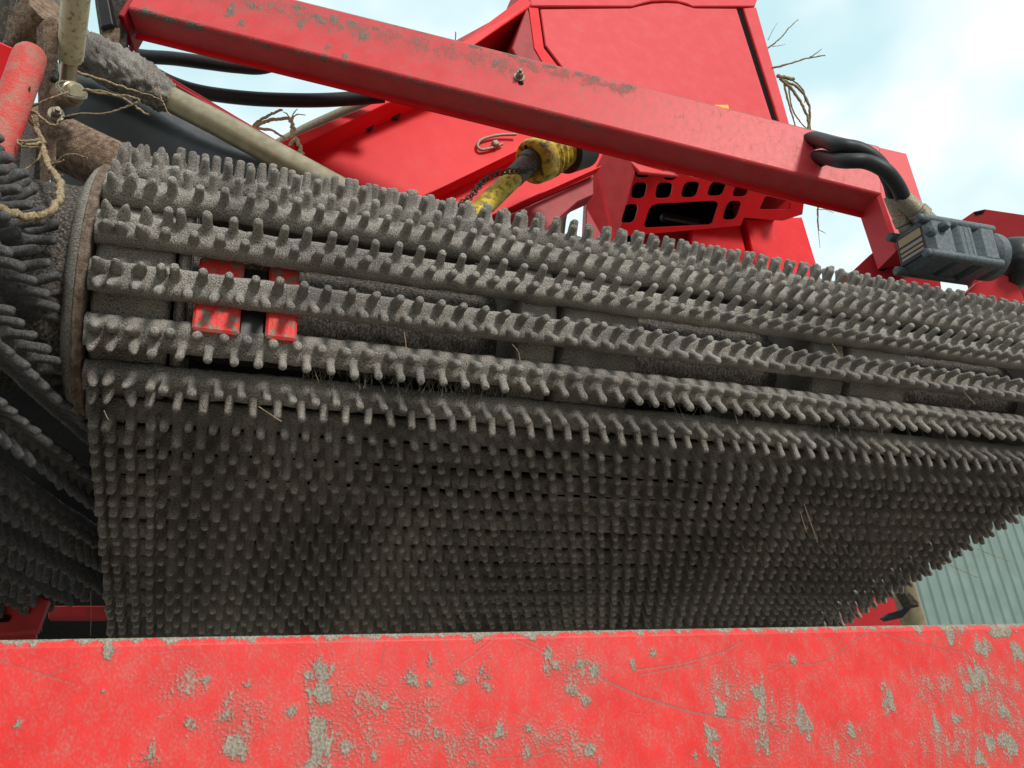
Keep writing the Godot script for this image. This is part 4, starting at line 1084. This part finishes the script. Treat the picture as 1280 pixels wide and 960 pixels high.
	for i in 12: prof.append(Vector2(0.02 + i * 0.02, 0.021))
	lathe(st, prof, Vector3(-0.2716, 2.3885, -0.9304), ax, 32, false, 0.0004, 60.0)
	part("tube_body", done(st), M.paint_worn, rt)
	st = begin()
	plate(st, [Vector3(-0.3398, 2.4648, -0.9918), Vector3(-0.3047, 2.4481, -0.9856), Vector3(-0.3131, 2.4083, -1.0092), Vector3(-0.3258, 2.3284, -1.0549)], Vector3(0, 0, -0.03), 0.004)
	single("red_gusset", done(st), M.paint, "small red gusset plate behind the red tube at the left edge", "gusset")
	st = begin()
	tube(st, [Vector3(-0.3387, 2.3305, -1.1548), Vector3(-0.3175, 2.3203, -1.1511)], 0.014, 20)
	single("chrome_rod", done(st), M.chrome, "shiny chrome rod end at the left edge under the red tube", "rod")
	st = begin()
	plate(st, [Vector3(-0.3448, 2.3762, -1.3971), Vector3(-0.3298, 2.384, -1.3868), Vector3(-0.3038, 2.363, -1.3867), Vector3(-0.3089, 2.3351, -1.4029), Vector3(-0.3384, 2.3398, -1.4128)], Vector3(0, 0, -0.02), 0.002)
	single("red_tab", done(st), M.paint, "small red tab showing between the black fingers at the left", "tab")

# ---------------------------------------------------------------- inside the belt, and the lower corners
func make_inside() -> void:
	var t := thing("clamp_block", "red clamp block with worn paint and a black slot on the shaft inside the belt", "clamp", Vector3(0.028, 2.05, -1.0))
	var z := -0.922
	for q in [[-0.034, 0.021], [0.052, 0.0905]]:
		var st := begin()
		block(st, Vector3((q[0] + q[1]) / 2, 2.050, z - 0.015), Vector3(q[1] - q[0], 0.108, 0.032), Basis(Vector3.RIGHT, -0.02), 0.003)
		part("jaw", done(st), M.paint_muddy, t)
	var st2 := begin()
	block(st2, Vector3(0.036, 2.050, z - 0.024), Vector3(0.032, 0.106, 0.03), Basis(Vector3.RIGHT, -0.02), 0.003)
	part("slot_liner", done(st2), M.black, t)
	st2 = begin()
	tube(st2, [Vector3(-0.005, 2.104, -0.936), Vector3(0.03, 2.106, -0.937), Vector3(0.088, 2.103, -0.938)], [0.003, 0.006, 0.005], 14, 0.004, 90.0)
	part("mud_cap", done(st2), M.rust, t)
	st2 = begin()
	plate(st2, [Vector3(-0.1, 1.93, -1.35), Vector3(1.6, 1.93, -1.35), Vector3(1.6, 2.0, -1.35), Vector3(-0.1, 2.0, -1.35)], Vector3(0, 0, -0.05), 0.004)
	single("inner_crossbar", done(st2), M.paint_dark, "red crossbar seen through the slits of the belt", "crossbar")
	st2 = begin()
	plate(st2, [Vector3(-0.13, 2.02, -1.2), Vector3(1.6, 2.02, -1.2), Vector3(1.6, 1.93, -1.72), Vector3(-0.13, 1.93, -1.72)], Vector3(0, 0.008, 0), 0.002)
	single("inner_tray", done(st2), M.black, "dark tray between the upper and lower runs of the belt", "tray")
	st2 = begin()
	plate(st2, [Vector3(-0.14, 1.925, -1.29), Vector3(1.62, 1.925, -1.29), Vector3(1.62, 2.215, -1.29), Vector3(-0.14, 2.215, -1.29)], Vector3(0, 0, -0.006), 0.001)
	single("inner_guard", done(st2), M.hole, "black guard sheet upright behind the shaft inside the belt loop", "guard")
	# dry haulm caught on the shaft
	st2 = begin()
	for i in 260:
		var x := rng.randf_range(0.10, 0.42) if i < 150 else rng.randf_range(0.62, 1.25)
		var p := Vector3(x, 2.015 + rng.randf_range(-0.006, 0.01), -1.0 + rng.randf_range(0, 0.035))
		var l := rng.randf_range(0.025, 0.065)
		tube(st2, [p, p + Vector3(rng.randf_range(-0.008, 0.008), -l * 0.5, 0.008), p + Vector3(rng.randf_range(-0.014, 0.014), -l, 0.004)], 0.0007, 4, 0.0, 1.0, false)
	single("dried_haulm", done(st2), M.straw_dark, "dark dried haulm strands hanging from the shaft between two belt bars", "haulm", "", "stuff")
	# lower left frame
	var st := begin()
	plate(st, [Vector3(-0.3514, 1.8231, -1.6792), Vector3(-0.2637, 1.8193, -1.6447), Vector3(-0.2427, 1.8075, -1.6419), Vector3(-0.2575, 1.7586, -1.6728), Vector3(-0.3445, 1.7559, -1.7103)], Vector3(0, 0, -0.03), 0.003)
	var f := single("lower_frame", done(st), M.paint_dark, "dark red frame end with a slot in the lower left corner", "frame")
	st = begin()
	plate(st, [Vector3(-0.3282, 1.7871, -1.6817), Vector3(-0.3084, 1.787, -1.6736), Vector3(-0.3027, 1.7827, -1.6734), Vector3(-0.306, 1.7766, -1.6778), Vector3(-0.3271, 1.7768, -1.6865)], Vector3(0, 0, -0.004), 0.0008)
	part("slot", done(st), M.hole, f)
	st = begin()
	plate(st, [Vector3(-0.2937, 1.8159, -1.6493), Vector3(-0.2632, 1.8137, -1.6377), Vector3(-0.267, 1.8, -1.6463), Vector3(-0.2721, 1.7978, -1.6495), Vector3(-0.2747, 1.7853, -1.6569), Vector3(-0.284, 1.7859, -1.6604), Vector3(-0.2856, 1.8013, -1.6533)], Vector3(0, 0, -0.006), 0.001)
	part("mud_patch", done(st), M.mud_dark, f)
	st = begin()
	plate(st, [Vector3(-0.3552, 1.7724, -1.7541), Vector3(-0.2678, 1.7688, -1.7197), Vector3(-0.2619, 1.7117, -1.7461), Vector3(-0.3496, 1.718, -1.7793)], Vector3(0, 0, -0.03), 0.003)
	part("foot", done(st), M.paint_dark, f)
	st = begin()
	plate(st, [Vector3(-0.3424, 1.9205, -2.3192), Vector3(-0.1922, 1.9097, -2.2623), Vector3(-0.1894, 1.8824, -2.2749), Vector3(-0.3396, 1.8933, -2.3318)], Vector3(0, 0, -0.05), 0.003)
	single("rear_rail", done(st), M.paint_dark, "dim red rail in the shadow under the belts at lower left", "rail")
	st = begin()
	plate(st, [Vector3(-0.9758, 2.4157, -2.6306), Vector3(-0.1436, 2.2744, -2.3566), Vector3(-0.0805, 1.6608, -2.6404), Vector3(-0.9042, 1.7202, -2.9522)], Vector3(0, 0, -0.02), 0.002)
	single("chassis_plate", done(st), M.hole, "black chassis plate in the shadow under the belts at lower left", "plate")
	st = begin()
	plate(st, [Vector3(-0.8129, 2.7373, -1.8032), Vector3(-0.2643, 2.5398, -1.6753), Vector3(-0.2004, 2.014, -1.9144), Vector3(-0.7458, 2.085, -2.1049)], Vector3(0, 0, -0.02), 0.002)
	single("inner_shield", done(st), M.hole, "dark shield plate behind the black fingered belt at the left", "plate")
	# lower right: red panel, grey post with a lever, corrugated shed
	st = begin()
	plate(st, [Vector3(2.0124, 1.9792, -2.1485), Vector3(2.2088, 1.9772, -2.068), Vector3(2.2708, 1.7656, -2.1492), Vector3(2.063, 1.7319, -2.2525)], Vector3(0, 0, -0.02), 0.003)
	single("red_sheet", done(st), M.paint_dusty, "pale red panel showing under the belt at lower right", "panel")
	var po := thing("support_post", "round tan post with a black lever in front of the shed at lower right", "post", Vector3(2.1261, 1.7668, -1.9697))
	st = begin()
	tube(st, [Vector3(2.0346, 1.999, -1.8903), Vector3(2.1226, 1.7784, -1.9653), Vector3(2.1613, 1.674, -2.002)], 0.0375, 28, 0.0008, 40.0)
	part("post", done(st), M.tan_metal, po)
	st = begin()
	plate(st, [Vector3(1.9874, 1.8082, -1.9466), Vector3(2.0022, 1.8204, -1.9343), Vector3(2.0381, 1.8267, -1.9163), Vector3(2.0588, 1.8473, -1.8972), Vector3(2.0693, 1.8333, -1.8999), Vector3(2.0426, 1.8042, -1.9257), Vector3(2.0022, 1.7983, -1.9455)], Vector3(0, 0, -0.02), 0.003)
	part("lever", done(st), M.black, po)
	st = begin()
	plate(st, [Vector3(2.0081, 1.8711, -1.8704), Vector3(2.0308, 1.8694, -1.8618), Vector3(2.0585, 1.8412, -1.8646), Vector3(2.0622, 1.8279, -1.8698), Vector3(2.0347, 1.832, -1.8791)], Vector3(0, 0, -0.03), 0.004)
	part("clamp", done(st), M.iron, po)
	st = begin()
	st.set_smooth_group(1)
	var z0 := -7.0
	for i in 1400:
		var q := []
		for e in 2:
			var x := 1.0 + (i + e) * 0.0118
			var ph := fposmod(x / 0.172, 1.0)
			var dz := 0.030 * smoothstep(0.0, 0.2, ph) * (1.0 - smoothstep(0.7, 0.9, ph))
			q.append([Vector3(x, 0, z0 + dz), Vector3(x, 4.2, z0 + dz)])
		quad(st, q[0][0], q[1][0], q[1][1], q[0][1])
	var sh := thing("shed", "green grey corrugated metal shed wall in the distance at lower right", "shed", Vector3(8, 0, z0))
	part("wall", done(st), M.shed, sh)
	st = begin()
	block(st, Vector3(9.2, 4.25, z0 - 0.3), Vector3(17, 0.12, 0.8), Basis(), 0.01)
	part("eave", done(st), M.shed, sh)
	st = begin()
	block(st, Vector3(9.2, 2.1, z0 - 2.6), Vector3(16.2, 4.2, 5.0), Basis(), 0.01)
	part("body", done(st), M.shed, sh)

# ---------------------------------------------------------------- roots, twigs, straw
func root(called: String, label: String, cat: String, strands: Array, m: Material, group := "") -> void:
	var t := thing(called, label, cat, strands[0][1][0], group)
	for s in strands:
		var st := begin()
		var p := smooth_path(s[1], 7)
		var r := []
		for i in p.size():
			var f := float(i) / (p.size() - 1)
			r.append(lerpf(s[0], s[0] * s[2], f) * (1.0 + 0.25 * lumps.get_noise_1d(i * 0.9 + s[0] * 9999)))
			p[i] += Vector3(lumps.get_noise_1d(i * 0.5 + 3), lumps.get_noise_1d(i * 0.5 + 40), 0) * s[0] * 0.9
		tube(st, p, r, 9, s[0] * 0.25, 300.0)
		part("strand", done(st), m, t)

func make_plants() -> void:
	root("dry_root", "thick dry root looping down round the bars at the left edge", "root", [
		[0.0048, [Vector3(-0.2423, 2.0635, -0.8195), Vector3(-0.2301, 2.0588, -0.8168), Vector3(-0.2139, 2.0588, -0.8221), Vector3(-0.1968, 2.0616, -0.8255), Vector3(-0.1857, 2.0815, -0.8347), Vector3(-0.1873, 2.1248, -0.8613), Vector3(-0.2025, 2.1681, -0.8935), Vector3(-0.2226, 2.2103, -0.9283), Vector3(-0.2348, 2.2478, -0.9503), Vector3(-0.2439, 2.2743, -0.9526), Vector3(-0.2612, 2.3037, -0.9569), Vector3(-0.2684, 2.3166, -0.9534)], 0.7],
		[0.0022, [Vector3(-0.2408, 2.2594, -0.9469), Vector3(-0.2506, 2.2502, -0.9437), Vector3(-0.2643, 2.2539, -0.9475), Vector3(-0.2675, 2.2569, -0.9473)], 0.6], [0.002, [Vector3(-0.2421, 2.2632, -0.9456), Vector3(-0.253, 2.2549, -0.9423), Vector3(-0.2638, 2.2485, -0.9381), Vector3(-0.2575, 2.2416, -0.9389), Vector3(-0.2384, 2.2394, -0.9322)], 0.5],
		[0.0018, [Vector3(-0.2389, 2.25, -0.9509), Vector3(-0.2394, 2.2337, -0.9474), Vector3(-0.2481, 2.226, -0.9549), Vector3(-0.2528, 2.2149, -0.9505)], 0.4], [0.0022, [Vector3(-0.2271, 2.2245, -0.9469), Vector3(-0.2156, 2.2195, -0.9328), Vector3(-0.2045, 2.2153, -0.9183)], 0.4], [0.0014, [Vector3(-0.2214, 2.225, -0.9443), Vector3(-0.2032, 2.2206, -0.915), Vector3(-0.1901, 2.2206, -0.9097), Vector3(-0.1765, 2.2151, -0.9068)], 0.4],
		[0.0020, [Vector3(-0.2118, 2.196, -0.9311), Vector3(-0.2026, 2.1912, -0.9177)], 0.4], [0.0026, [Vector3(-0.2686, 2.3185, -0.9525), Vector3(-0.2634, 2.3227, -0.9363), Vector3(-0.2611, 2.3259, -0.9217)], 0.4], [0.0022, [Vector3(-0.2675, 2.3174, -0.9526), Vector3(-0.2726, 2.3177, -0.9426), Vector3(-0.2766, 2.3187, -0.9318)], 0.5],
		[0.0020, [Vector3(-0.2654, 2.3154, -0.9527), Vector3(-0.2515, 2.3012, -0.9422), Vector3(-0.2388, 2.2909, -0.9422), Vector3(-0.2266, 2.2853, -0.9399), Vector3(-0.2236, 2.2935, -0.9345)], 0.6], [0.0016, [Vector3(-0.2626, 2.3171, -0.9507), Vector3(-0.2419, 2.3251, -0.9381), Vector3(-0.227, 2.3384, -0.9371), Vector3(-0.2213, 2.3476, -0.942)], 0.5]], M.straw)
	root("root_strand", "thin pale root stretched to the right from the cylinder pin over the dark sheet", "root", [
		[0.0021, [Vector3(-0.2092, 2.3731, -0.96), Vector3(-0.1821, 2.3681, -0.9513), Vector3(-0.1554, 2.3583, -0.9452), Vector3(-0.1366, 2.345, -0.9441), Vector3(-0.1213, 2.335, -0.9428)], 0.7], [0.0018, [Vector3(-0.205, 2.3718, -0.9589), Vector3(-0.1766, 2.3648, -0.9507), Vector3(-0.1506, 2.3609, -0.9418), Vector3(-0.1355, 2.3539, -0.9391), Vector3(-0.1492, 2.3479, -0.9479), Vector3(-0.1793, 2.3411, -0.9637), Vector3(-0.2103, 2.3434, -0.9755), Vector3(-0.2325, 2.34, -0.9864)], 0.6]], M.straw, "pale roots over the dark sheet")
	root("root_strand", "thin pale root lying along the lower edge of the mud crusted tube", "root", [
		[0.0026, [Vector3(-0.2421, 2.4783, -1.04), Vector3(-0.2248, 2.4865, -1.0526), Vector3(-0.2062, 2.5023, -1.0727), Vector3(-0.1763, 2.5122, -1.0911), Vector3(-0.1413, 2.5148, -1.0992), Vector3(-0.1239, 2.5194, -1.1135)], 0.35], [0.0016, [Vector3(-0.1392, 2.5757, -1.1392), Vector3(-0.1336, 2.5581, -1.1458), Vector3(-0.129, 2.5504, -1.1478), Vector3(-0.1151, 2.5261, -1.1543)], 0.6]], M.straw, "pale roots over the dark sheet")
	# wire round the pin
	var st := begin()
	var w := []
	for i in 64:
		var a := TAU * i / 16.0
		w.append(Vector3(-0.2278, 2.3893, -0.9894) + Vector3(cos(a) * (0.0175 + 0.002 * sin(i * 0.21)), sin(a) * (0.0170 + 0.002 * cos(i * 0.17)), -0.006 * cos(a) - 0.005 * sin(a) + i * 0.00016))
	tube(st, w, 0.0008, 5)
	single("wire_coil", done(st), M.zinc, "thin loose wire coiled round the cylinder pin", "wire")
	root("straw_tuft", "pale straw root tuft hooked over the red side frame edge", "root", [
		[0.0070, [Vector3(0.1323, 2.8215, -1.5476), Vector3(0.1266, 2.8425, -1.5393), Vector3(0.1166, 2.8706, -1.5293), Vector3(0.1141, 2.8948, -1.5181), Vector3(0.1088, 2.9124, -1.5114)], 0.6], [0.0054, [Vector3(0.1115, 2.826, -1.5301), Vector3(0.1115, 2.8429, -1.5215), Vector3(0.1245, 2.8522, -1.5114), Vector3(0.1341, 2.8277, -1.5198), Vector3(0.1432, 2.8067, -1.5266)], 0.8], [0.0041, [Vector3(0.1065, 2.8229, -1.5336), Vector3(0.1226, 2.8201, -1.5284), Vector3(0.1436, 2.8203, -1.5196)], 0.6],
		[0.0047, [Vector3(0.0192, 2.9043, -1.5766), Vector3(0.0425, 2.9217, -1.5581), Vector3(0.0704, 2.9283, -1.5432), Vector3(0.1063, 2.9275, -1.5287)], 0.8], [0.0041, [Vector3(0.0176, 2.9027, -1.578), Vector3(0.0349, 2.9257, -1.5592), Vector3(0.0656, 2.9408, -1.5389), Vector3(0.0863, 2.948, -1.5267)], 0.7], [0.0035, [Vector3(0.0328, 2.912, -1.5671), Vector3(0.0693, 2.9042, -1.5558), Vector3(0.098, 2.8865, -1.5529), Vector3(0.1149, 2.8784, -1.55)], 0.6],
		[0.0019, [Vector3(0.1088, 2.9124, -1.5114), Vector3(0.1221, 2.92, -1.502), Vector3(0.1401, 2.917, -1.4961)], 0.5], [0.0019, [Vector3(0.1089, 2.9106, -1.5122), Vector3(0.1145, 2.9257, -1.5023), Vector3(0.1209, 2.9321, -1.4965)], 0.5], [0.0019, [Vector3(0.1109, 2.9088, -1.5124), Vector3(0.097, 2.9235, -1.5107), Vector3(0.0895, 2.9275, -1.5118)], 0.5]], M.straw_pale)
	root("bare_twig", "bare dark twig forking right from the hood's right edge near the top", "twig", [
		[0.0035, [Vector3(1.6312, 3.5137, -1.4719), Vector3(1.6797, 3.5222, -1.4475), Vector3(1.7351, 3.5349, -1.418), Vector3(1.7939, 3.5402, -1.391)], 0.5], [0.002, [Vector3(1.7401, 3.5346, -1.4161), Vector3(1.7658, 3.5494, -1.398), Vector3(1.7794, 3.5604, -1.3868)], 0.5],
		[0.0028, [Vector3(1.6125, 3.5749, -1.4487), Vector3(1.6469, 3.6011, -1.4212), Vector3(1.671, 3.6304, -1.3964), Vector3(1.6981, 3.6548, -1.3728)], 0.4], [0.0012, [Vector3(1.61, 3.5989, -1.4376), Vector3(1.624, 3.6314, -1.4154), Vector3(1.6344, 3.6498, -1.4018)], 0.4], [0.0012, [Vector3(1.6245, 3.5788, -1.4418), Vector3(1.6491, 3.5794, -1.4313), Vector3(1.666, 3.5829, -1.4225)], 0.4]], M.twig)
	root("root_bunch", "bunch of brown roots hanging down at the right edge of the hood", "root", [
		[0.006, [Vector3(1.6199, 3.4509, -1.4486), Vector3(1.6448, 3.4444, -1.4415), Vector3(1.6697, 3.4379, -1.4345)], 0.9], [0.005, [Vector3(1.6279, 3.4432, -1.4491), Vector3(1.668, 3.4075, -1.4505), Vector3(1.7016, 3.3628, -1.4591), Vector3(1.726, 3.3141, -1.4736), Vector3(1.7333, 3.2667, -1.4945)], 0.8], [0.0045, [Vector3(1.6358, 3.438, -1.4485), Vector3(1.6792, 3.4161, -1.4415), Vector3(1.709, 3.3858, -1.4445), Vector3(1.728, 3.3422, -1.4586), Vector3(1.7345, 3.2783, -1.4881)], 0.8],
		[0.0028, [Vector3(1.6519, 3.4462, -1.4377), Vector3(1.686, 3.4203, -1.4366), Vector3(1.7053, 3.3978, -1.44), Vector3(1.7109, 3.3669, -1.4532)], 0.6], [0.0028, [Vector3(1.6577, 3.4129, -1.452), Vector3(1.6736, 3.3531, -1.4757), Vector3(1.7021, 3.3112, -1.485), Vector3(1.7289, 3.2858, -1.4867)], 0.6], [0.0035, [Vector3(1.6418, 3.4258, -1.4521), Vector3(1.6626, 3.3657, -1.4739), Vector3(1.6821, 3.3173, -1.4902), Vector3(1.6955, 3.2812, -1.5029)], 0.6]], M.twig)
	root("hanging_twig", "short dark twig dangling against the sky left of the beam leg", "twig", [
		[0.003, [Vector3(1.5079, 2.8331, -1.3292), Vector3(1.5095, 2.7972, -1.3467), Vector3(1.5157, 2.7571, -1.3644)], 0.6], [0.0012, [Vector3(1.5083, 2.8092, -1.3411), Vector3(1.529, 2.8077, -1.3333), Vector3(1.5504, 2.7983, -1.3292)], 0.5], [0.0012, [Vector3(1.5155, 2.7591, -1.3634), Vector3(1.5285, 2.7522, -1.3615), Vector3(1.5351, 2.7477, -1.361)], 0.5], [0.001, [Vector3(1.5157, 2.7571, -1.3644), Vector3(1.5202, 2.7329, -1.3747), Vector3(1.5244, 2.7128, -1.3832)], 0.5]], M.twig)
	root("antenna_rod", "tiny upright wire poking above the beam against the sky", "wire", [[0.003, [Vector3(0.6519, 3.6612, -1.8636), Vector3(0.6507, 3.6978, -1.8456), Vector3(0.6481, 3.7346, -1.8281)], 0.6]], M.twig)
	# loose straws on the fingers of the belt
	var st2 := [[Vector3(1.3126, 1.7765, -1.1077), Vector3(1.3348, 1.7641, -1.1047), Vector3(1.3745, 1.745, -1.0979)], [Vector3(1.3238, 1.7843, -1.0393), Vector3(1.3437, 1.775, -1.0358), Vector3(1.4295, 1.7681, -1.0634)], [Vector3(0.9153, 1.8402, -1.0015), Vector3(0.9262, 1.8159, -1.0092), Vector3(0.9418, 1.782, -1.0198)], [Vector3(0.9104, 1.8288, -1.0092), Vector3(0.9232, 1.7986, -1.0192)], [Vector3(0.0472, 1.8769, -0.8653), Vector3(0.058, 1.8697, -0.8645), Vector3(0.0733, 1.8596, -0.8632)], [Vector3(0.1974, 1.9518, -0.789), Vector3(0.2003, 1.9408, -0.7934), Vector3(0.2021, 1.9307, -0.7977)], [Vector3(-0.1155, 1.8846, -0.9289), Vector3(-0.1123, 1.8787, -0.9306), Vector3(-0.1094, 1.8744, -0.9315)], [Vector3(1.1423, 1.988, -0.8325), Vector3(1.1518, 1.978, -0.8337), Vector3(1.1612, 1.9691, -0.8343)], [Vector3(-0.2648, 1.839, -1.7308), Vector3(-0.2655, 1.8052, -1.7481), Vector3(-0.2634, 1.7712, -1.7644)], [Vector3(-0.1725, 1.8135, -1.5859), Vector3(-0.1676, 1.7791, -1.6012), Vector3(-0.165, 1.741, -1.6194)], [Vector3(0.3256, 1.9448, -0.7752), Vector3(0.3336, 1.9357, -0.7765), Vector3(0.3364, 1.9252, -0.7806)], [Vector3(0.8618, 2.0294, -0.8086), Vector3(0.8708, 2.0179, -0.8107), Vector3(0.8739, 2.0101, -0.8133)]]
	var says := ["at the lower right edge of the belt", "just above the lower right belt corner", "clinging to the dark underside right of centre", "beside another on the belt's dark underside", "across two fingers below the red clamp", "hanging from the third belt bar left of centre", "at the left end of the belt below the flange", "lying on a bar near the right edge", "in the shadow beside the lower left frame", "standing in the shadow left of the belt's lower corner", "hanging from a bar left of the middle wheel", "hanging in the gap right of centre"]
	for i in st2.size():
		st = begin()
		tube(st, smooth_path(st2[i], 4), 0.0006, 5)
		single("straw", done(st), M.straw, "single pale straw " + says[i], "straw", "loose straws")

# ---------------------------------------------------------------- light
func make_light() -> void:
	var cam := Camera3D.new()
	cam.name = "camera"
	cam.transform = Transform3D(Basis(Vector3(0.93310499, -0.06736857, 0.35323724), Vector3(-0.09296102, 0.9037158, 0.41791865), Vector3(-0.34738066, -0.42279927, 0.83699908)), Vector3(0, 1.5, 0))
	cam.fov = 51.55
	cam.near = 0.05
	cam.far = 500.0
	add_child(cam)
	var W := 768
	var H := 384
	var n := noise_of(71, 1.0, 5)
	var im := Image.create(W, H, false, Image.FORMAT_RGBF)
	for y in H:
		var el := PI * (0.5 - (y + 0.5) / H)
		for x in W:
			var az := TAU * (x + 0.5) / W
			var d := Vector3(sin(az) * cos(el), sin(el), -cos(az) * cos(el))
			var q := Vector3(d.x, absf(d.y) * 1.6, d.z)
			var k := clampf(0.50 + 1.3 * n.get_noise_3dv(q * 1.5) + 0.4 * n.get_noise_3dv(q * 4.0), 0.0, 1.0)
			k = k * k * (3.0 - 2.0 * k)
			var blue := Color(0.46, 0.655, 0.70).lerp(Color(0.60, 0.75, 0.775), clampf(1.0 - d.y * 1.4, 0.0, 1.0))
			var white := Color(0.87, 0.885, 0.895) * (1.0 + 0.14 * n.get_noise_3dv(q * 3.0 + Vector3(9, 4, 1)))
			var c := blue.lerp(white, k)
			if d.y < 0.0: c = Color(0.12, 0.115, 0.11)
			c *= 0.72 + 0.28 * smoothstep(0.0, 0.5, d.y)
			im.set_pixel(x, y, c)
	var pano := PanoramaSkyMaterial.new()
	pano.panorama = ImageTexture.create_from_image(im)
	var sky := Sky.new()
	sky.sky_material = pano
	var env := Environment.new()
	env.background_mode = Environment.BG_SKY
	env.sky = sky
	env.background_energy_multiplier = 0.72
	env.tonemap_mode = Environment.TONE_MAPPER_LINEAR
	env.tonemap_exposure = 1.85
	env.sdfgi_enabled = true
	env.ssao_enabled = true
	env.ssil_enabled = true
	var we := WorldEnvironment.new()
	we.environment = env
	add_child(we)
	var sun := DirectionalLight3D.new()
	sun.light_color = Color(1.0, 0.975, 0.94)
	sun.light_energy = 0.5
	sun.light_angular_distance = 12.0
	sun.shadow_enabled = true
	add_child(sun)
	sun.look_at_from_position(Vector3(0.25, 0.52, 0.9), Vector3.ZERO)

func _ready() -> void:
	make_light()
	rng.seed = 7
	lumps.seed = 5
	lumps.frequency = 1.0
	lumps.noise_type = FastNoiseLite.TYPE_SIMPLEX_SMOOTH
	lumps.fractal_octaves = 3
	make_materials()
	var gp := begin()
	quad(gp, Vector3(-200, 0, 200), Vector3(200, 0, 200), Vector3(200, 0, -200), Vector3(-200, 0, -200))
	var g := single("ground", done(gp), M.ground, "", "", "", "structure")
	g.set_meta("label", "pale trodden yard ground under the machine")
	make_belt(Vector3(0, 1.5, 0), "wide mud caked hedgehog belt of rubber fingers running over the roller in the middle", Transform3D(Basis(), Vector3(0, AXIS_Y, AXIS_Z)), -0.152, 1.636, -20, 26, 300, M.mud, 1.0)
	make_belt(Vector3(0, 1.5, 0), "darker hedgehog belt with bare black fingers at the left edge behind the flange", Transform3D(Basis(Vector3(0.284, 0, -0.959).normalized(), Vector3.UP, Vector3(0.959, 0, 0.284).normalized()), Vector3(-0.366, 2.040, -1.100)), -0.45, 0.62, -5, 20, 220, M.rubber, 1.3)
	make_roller()
	make_front_beam()
	make_top_beam()
	make_hood()
	make_frame()
	make_drive_shaft()
	make_motor()
	make_upper_left()
	make_inside()
	make_plants()
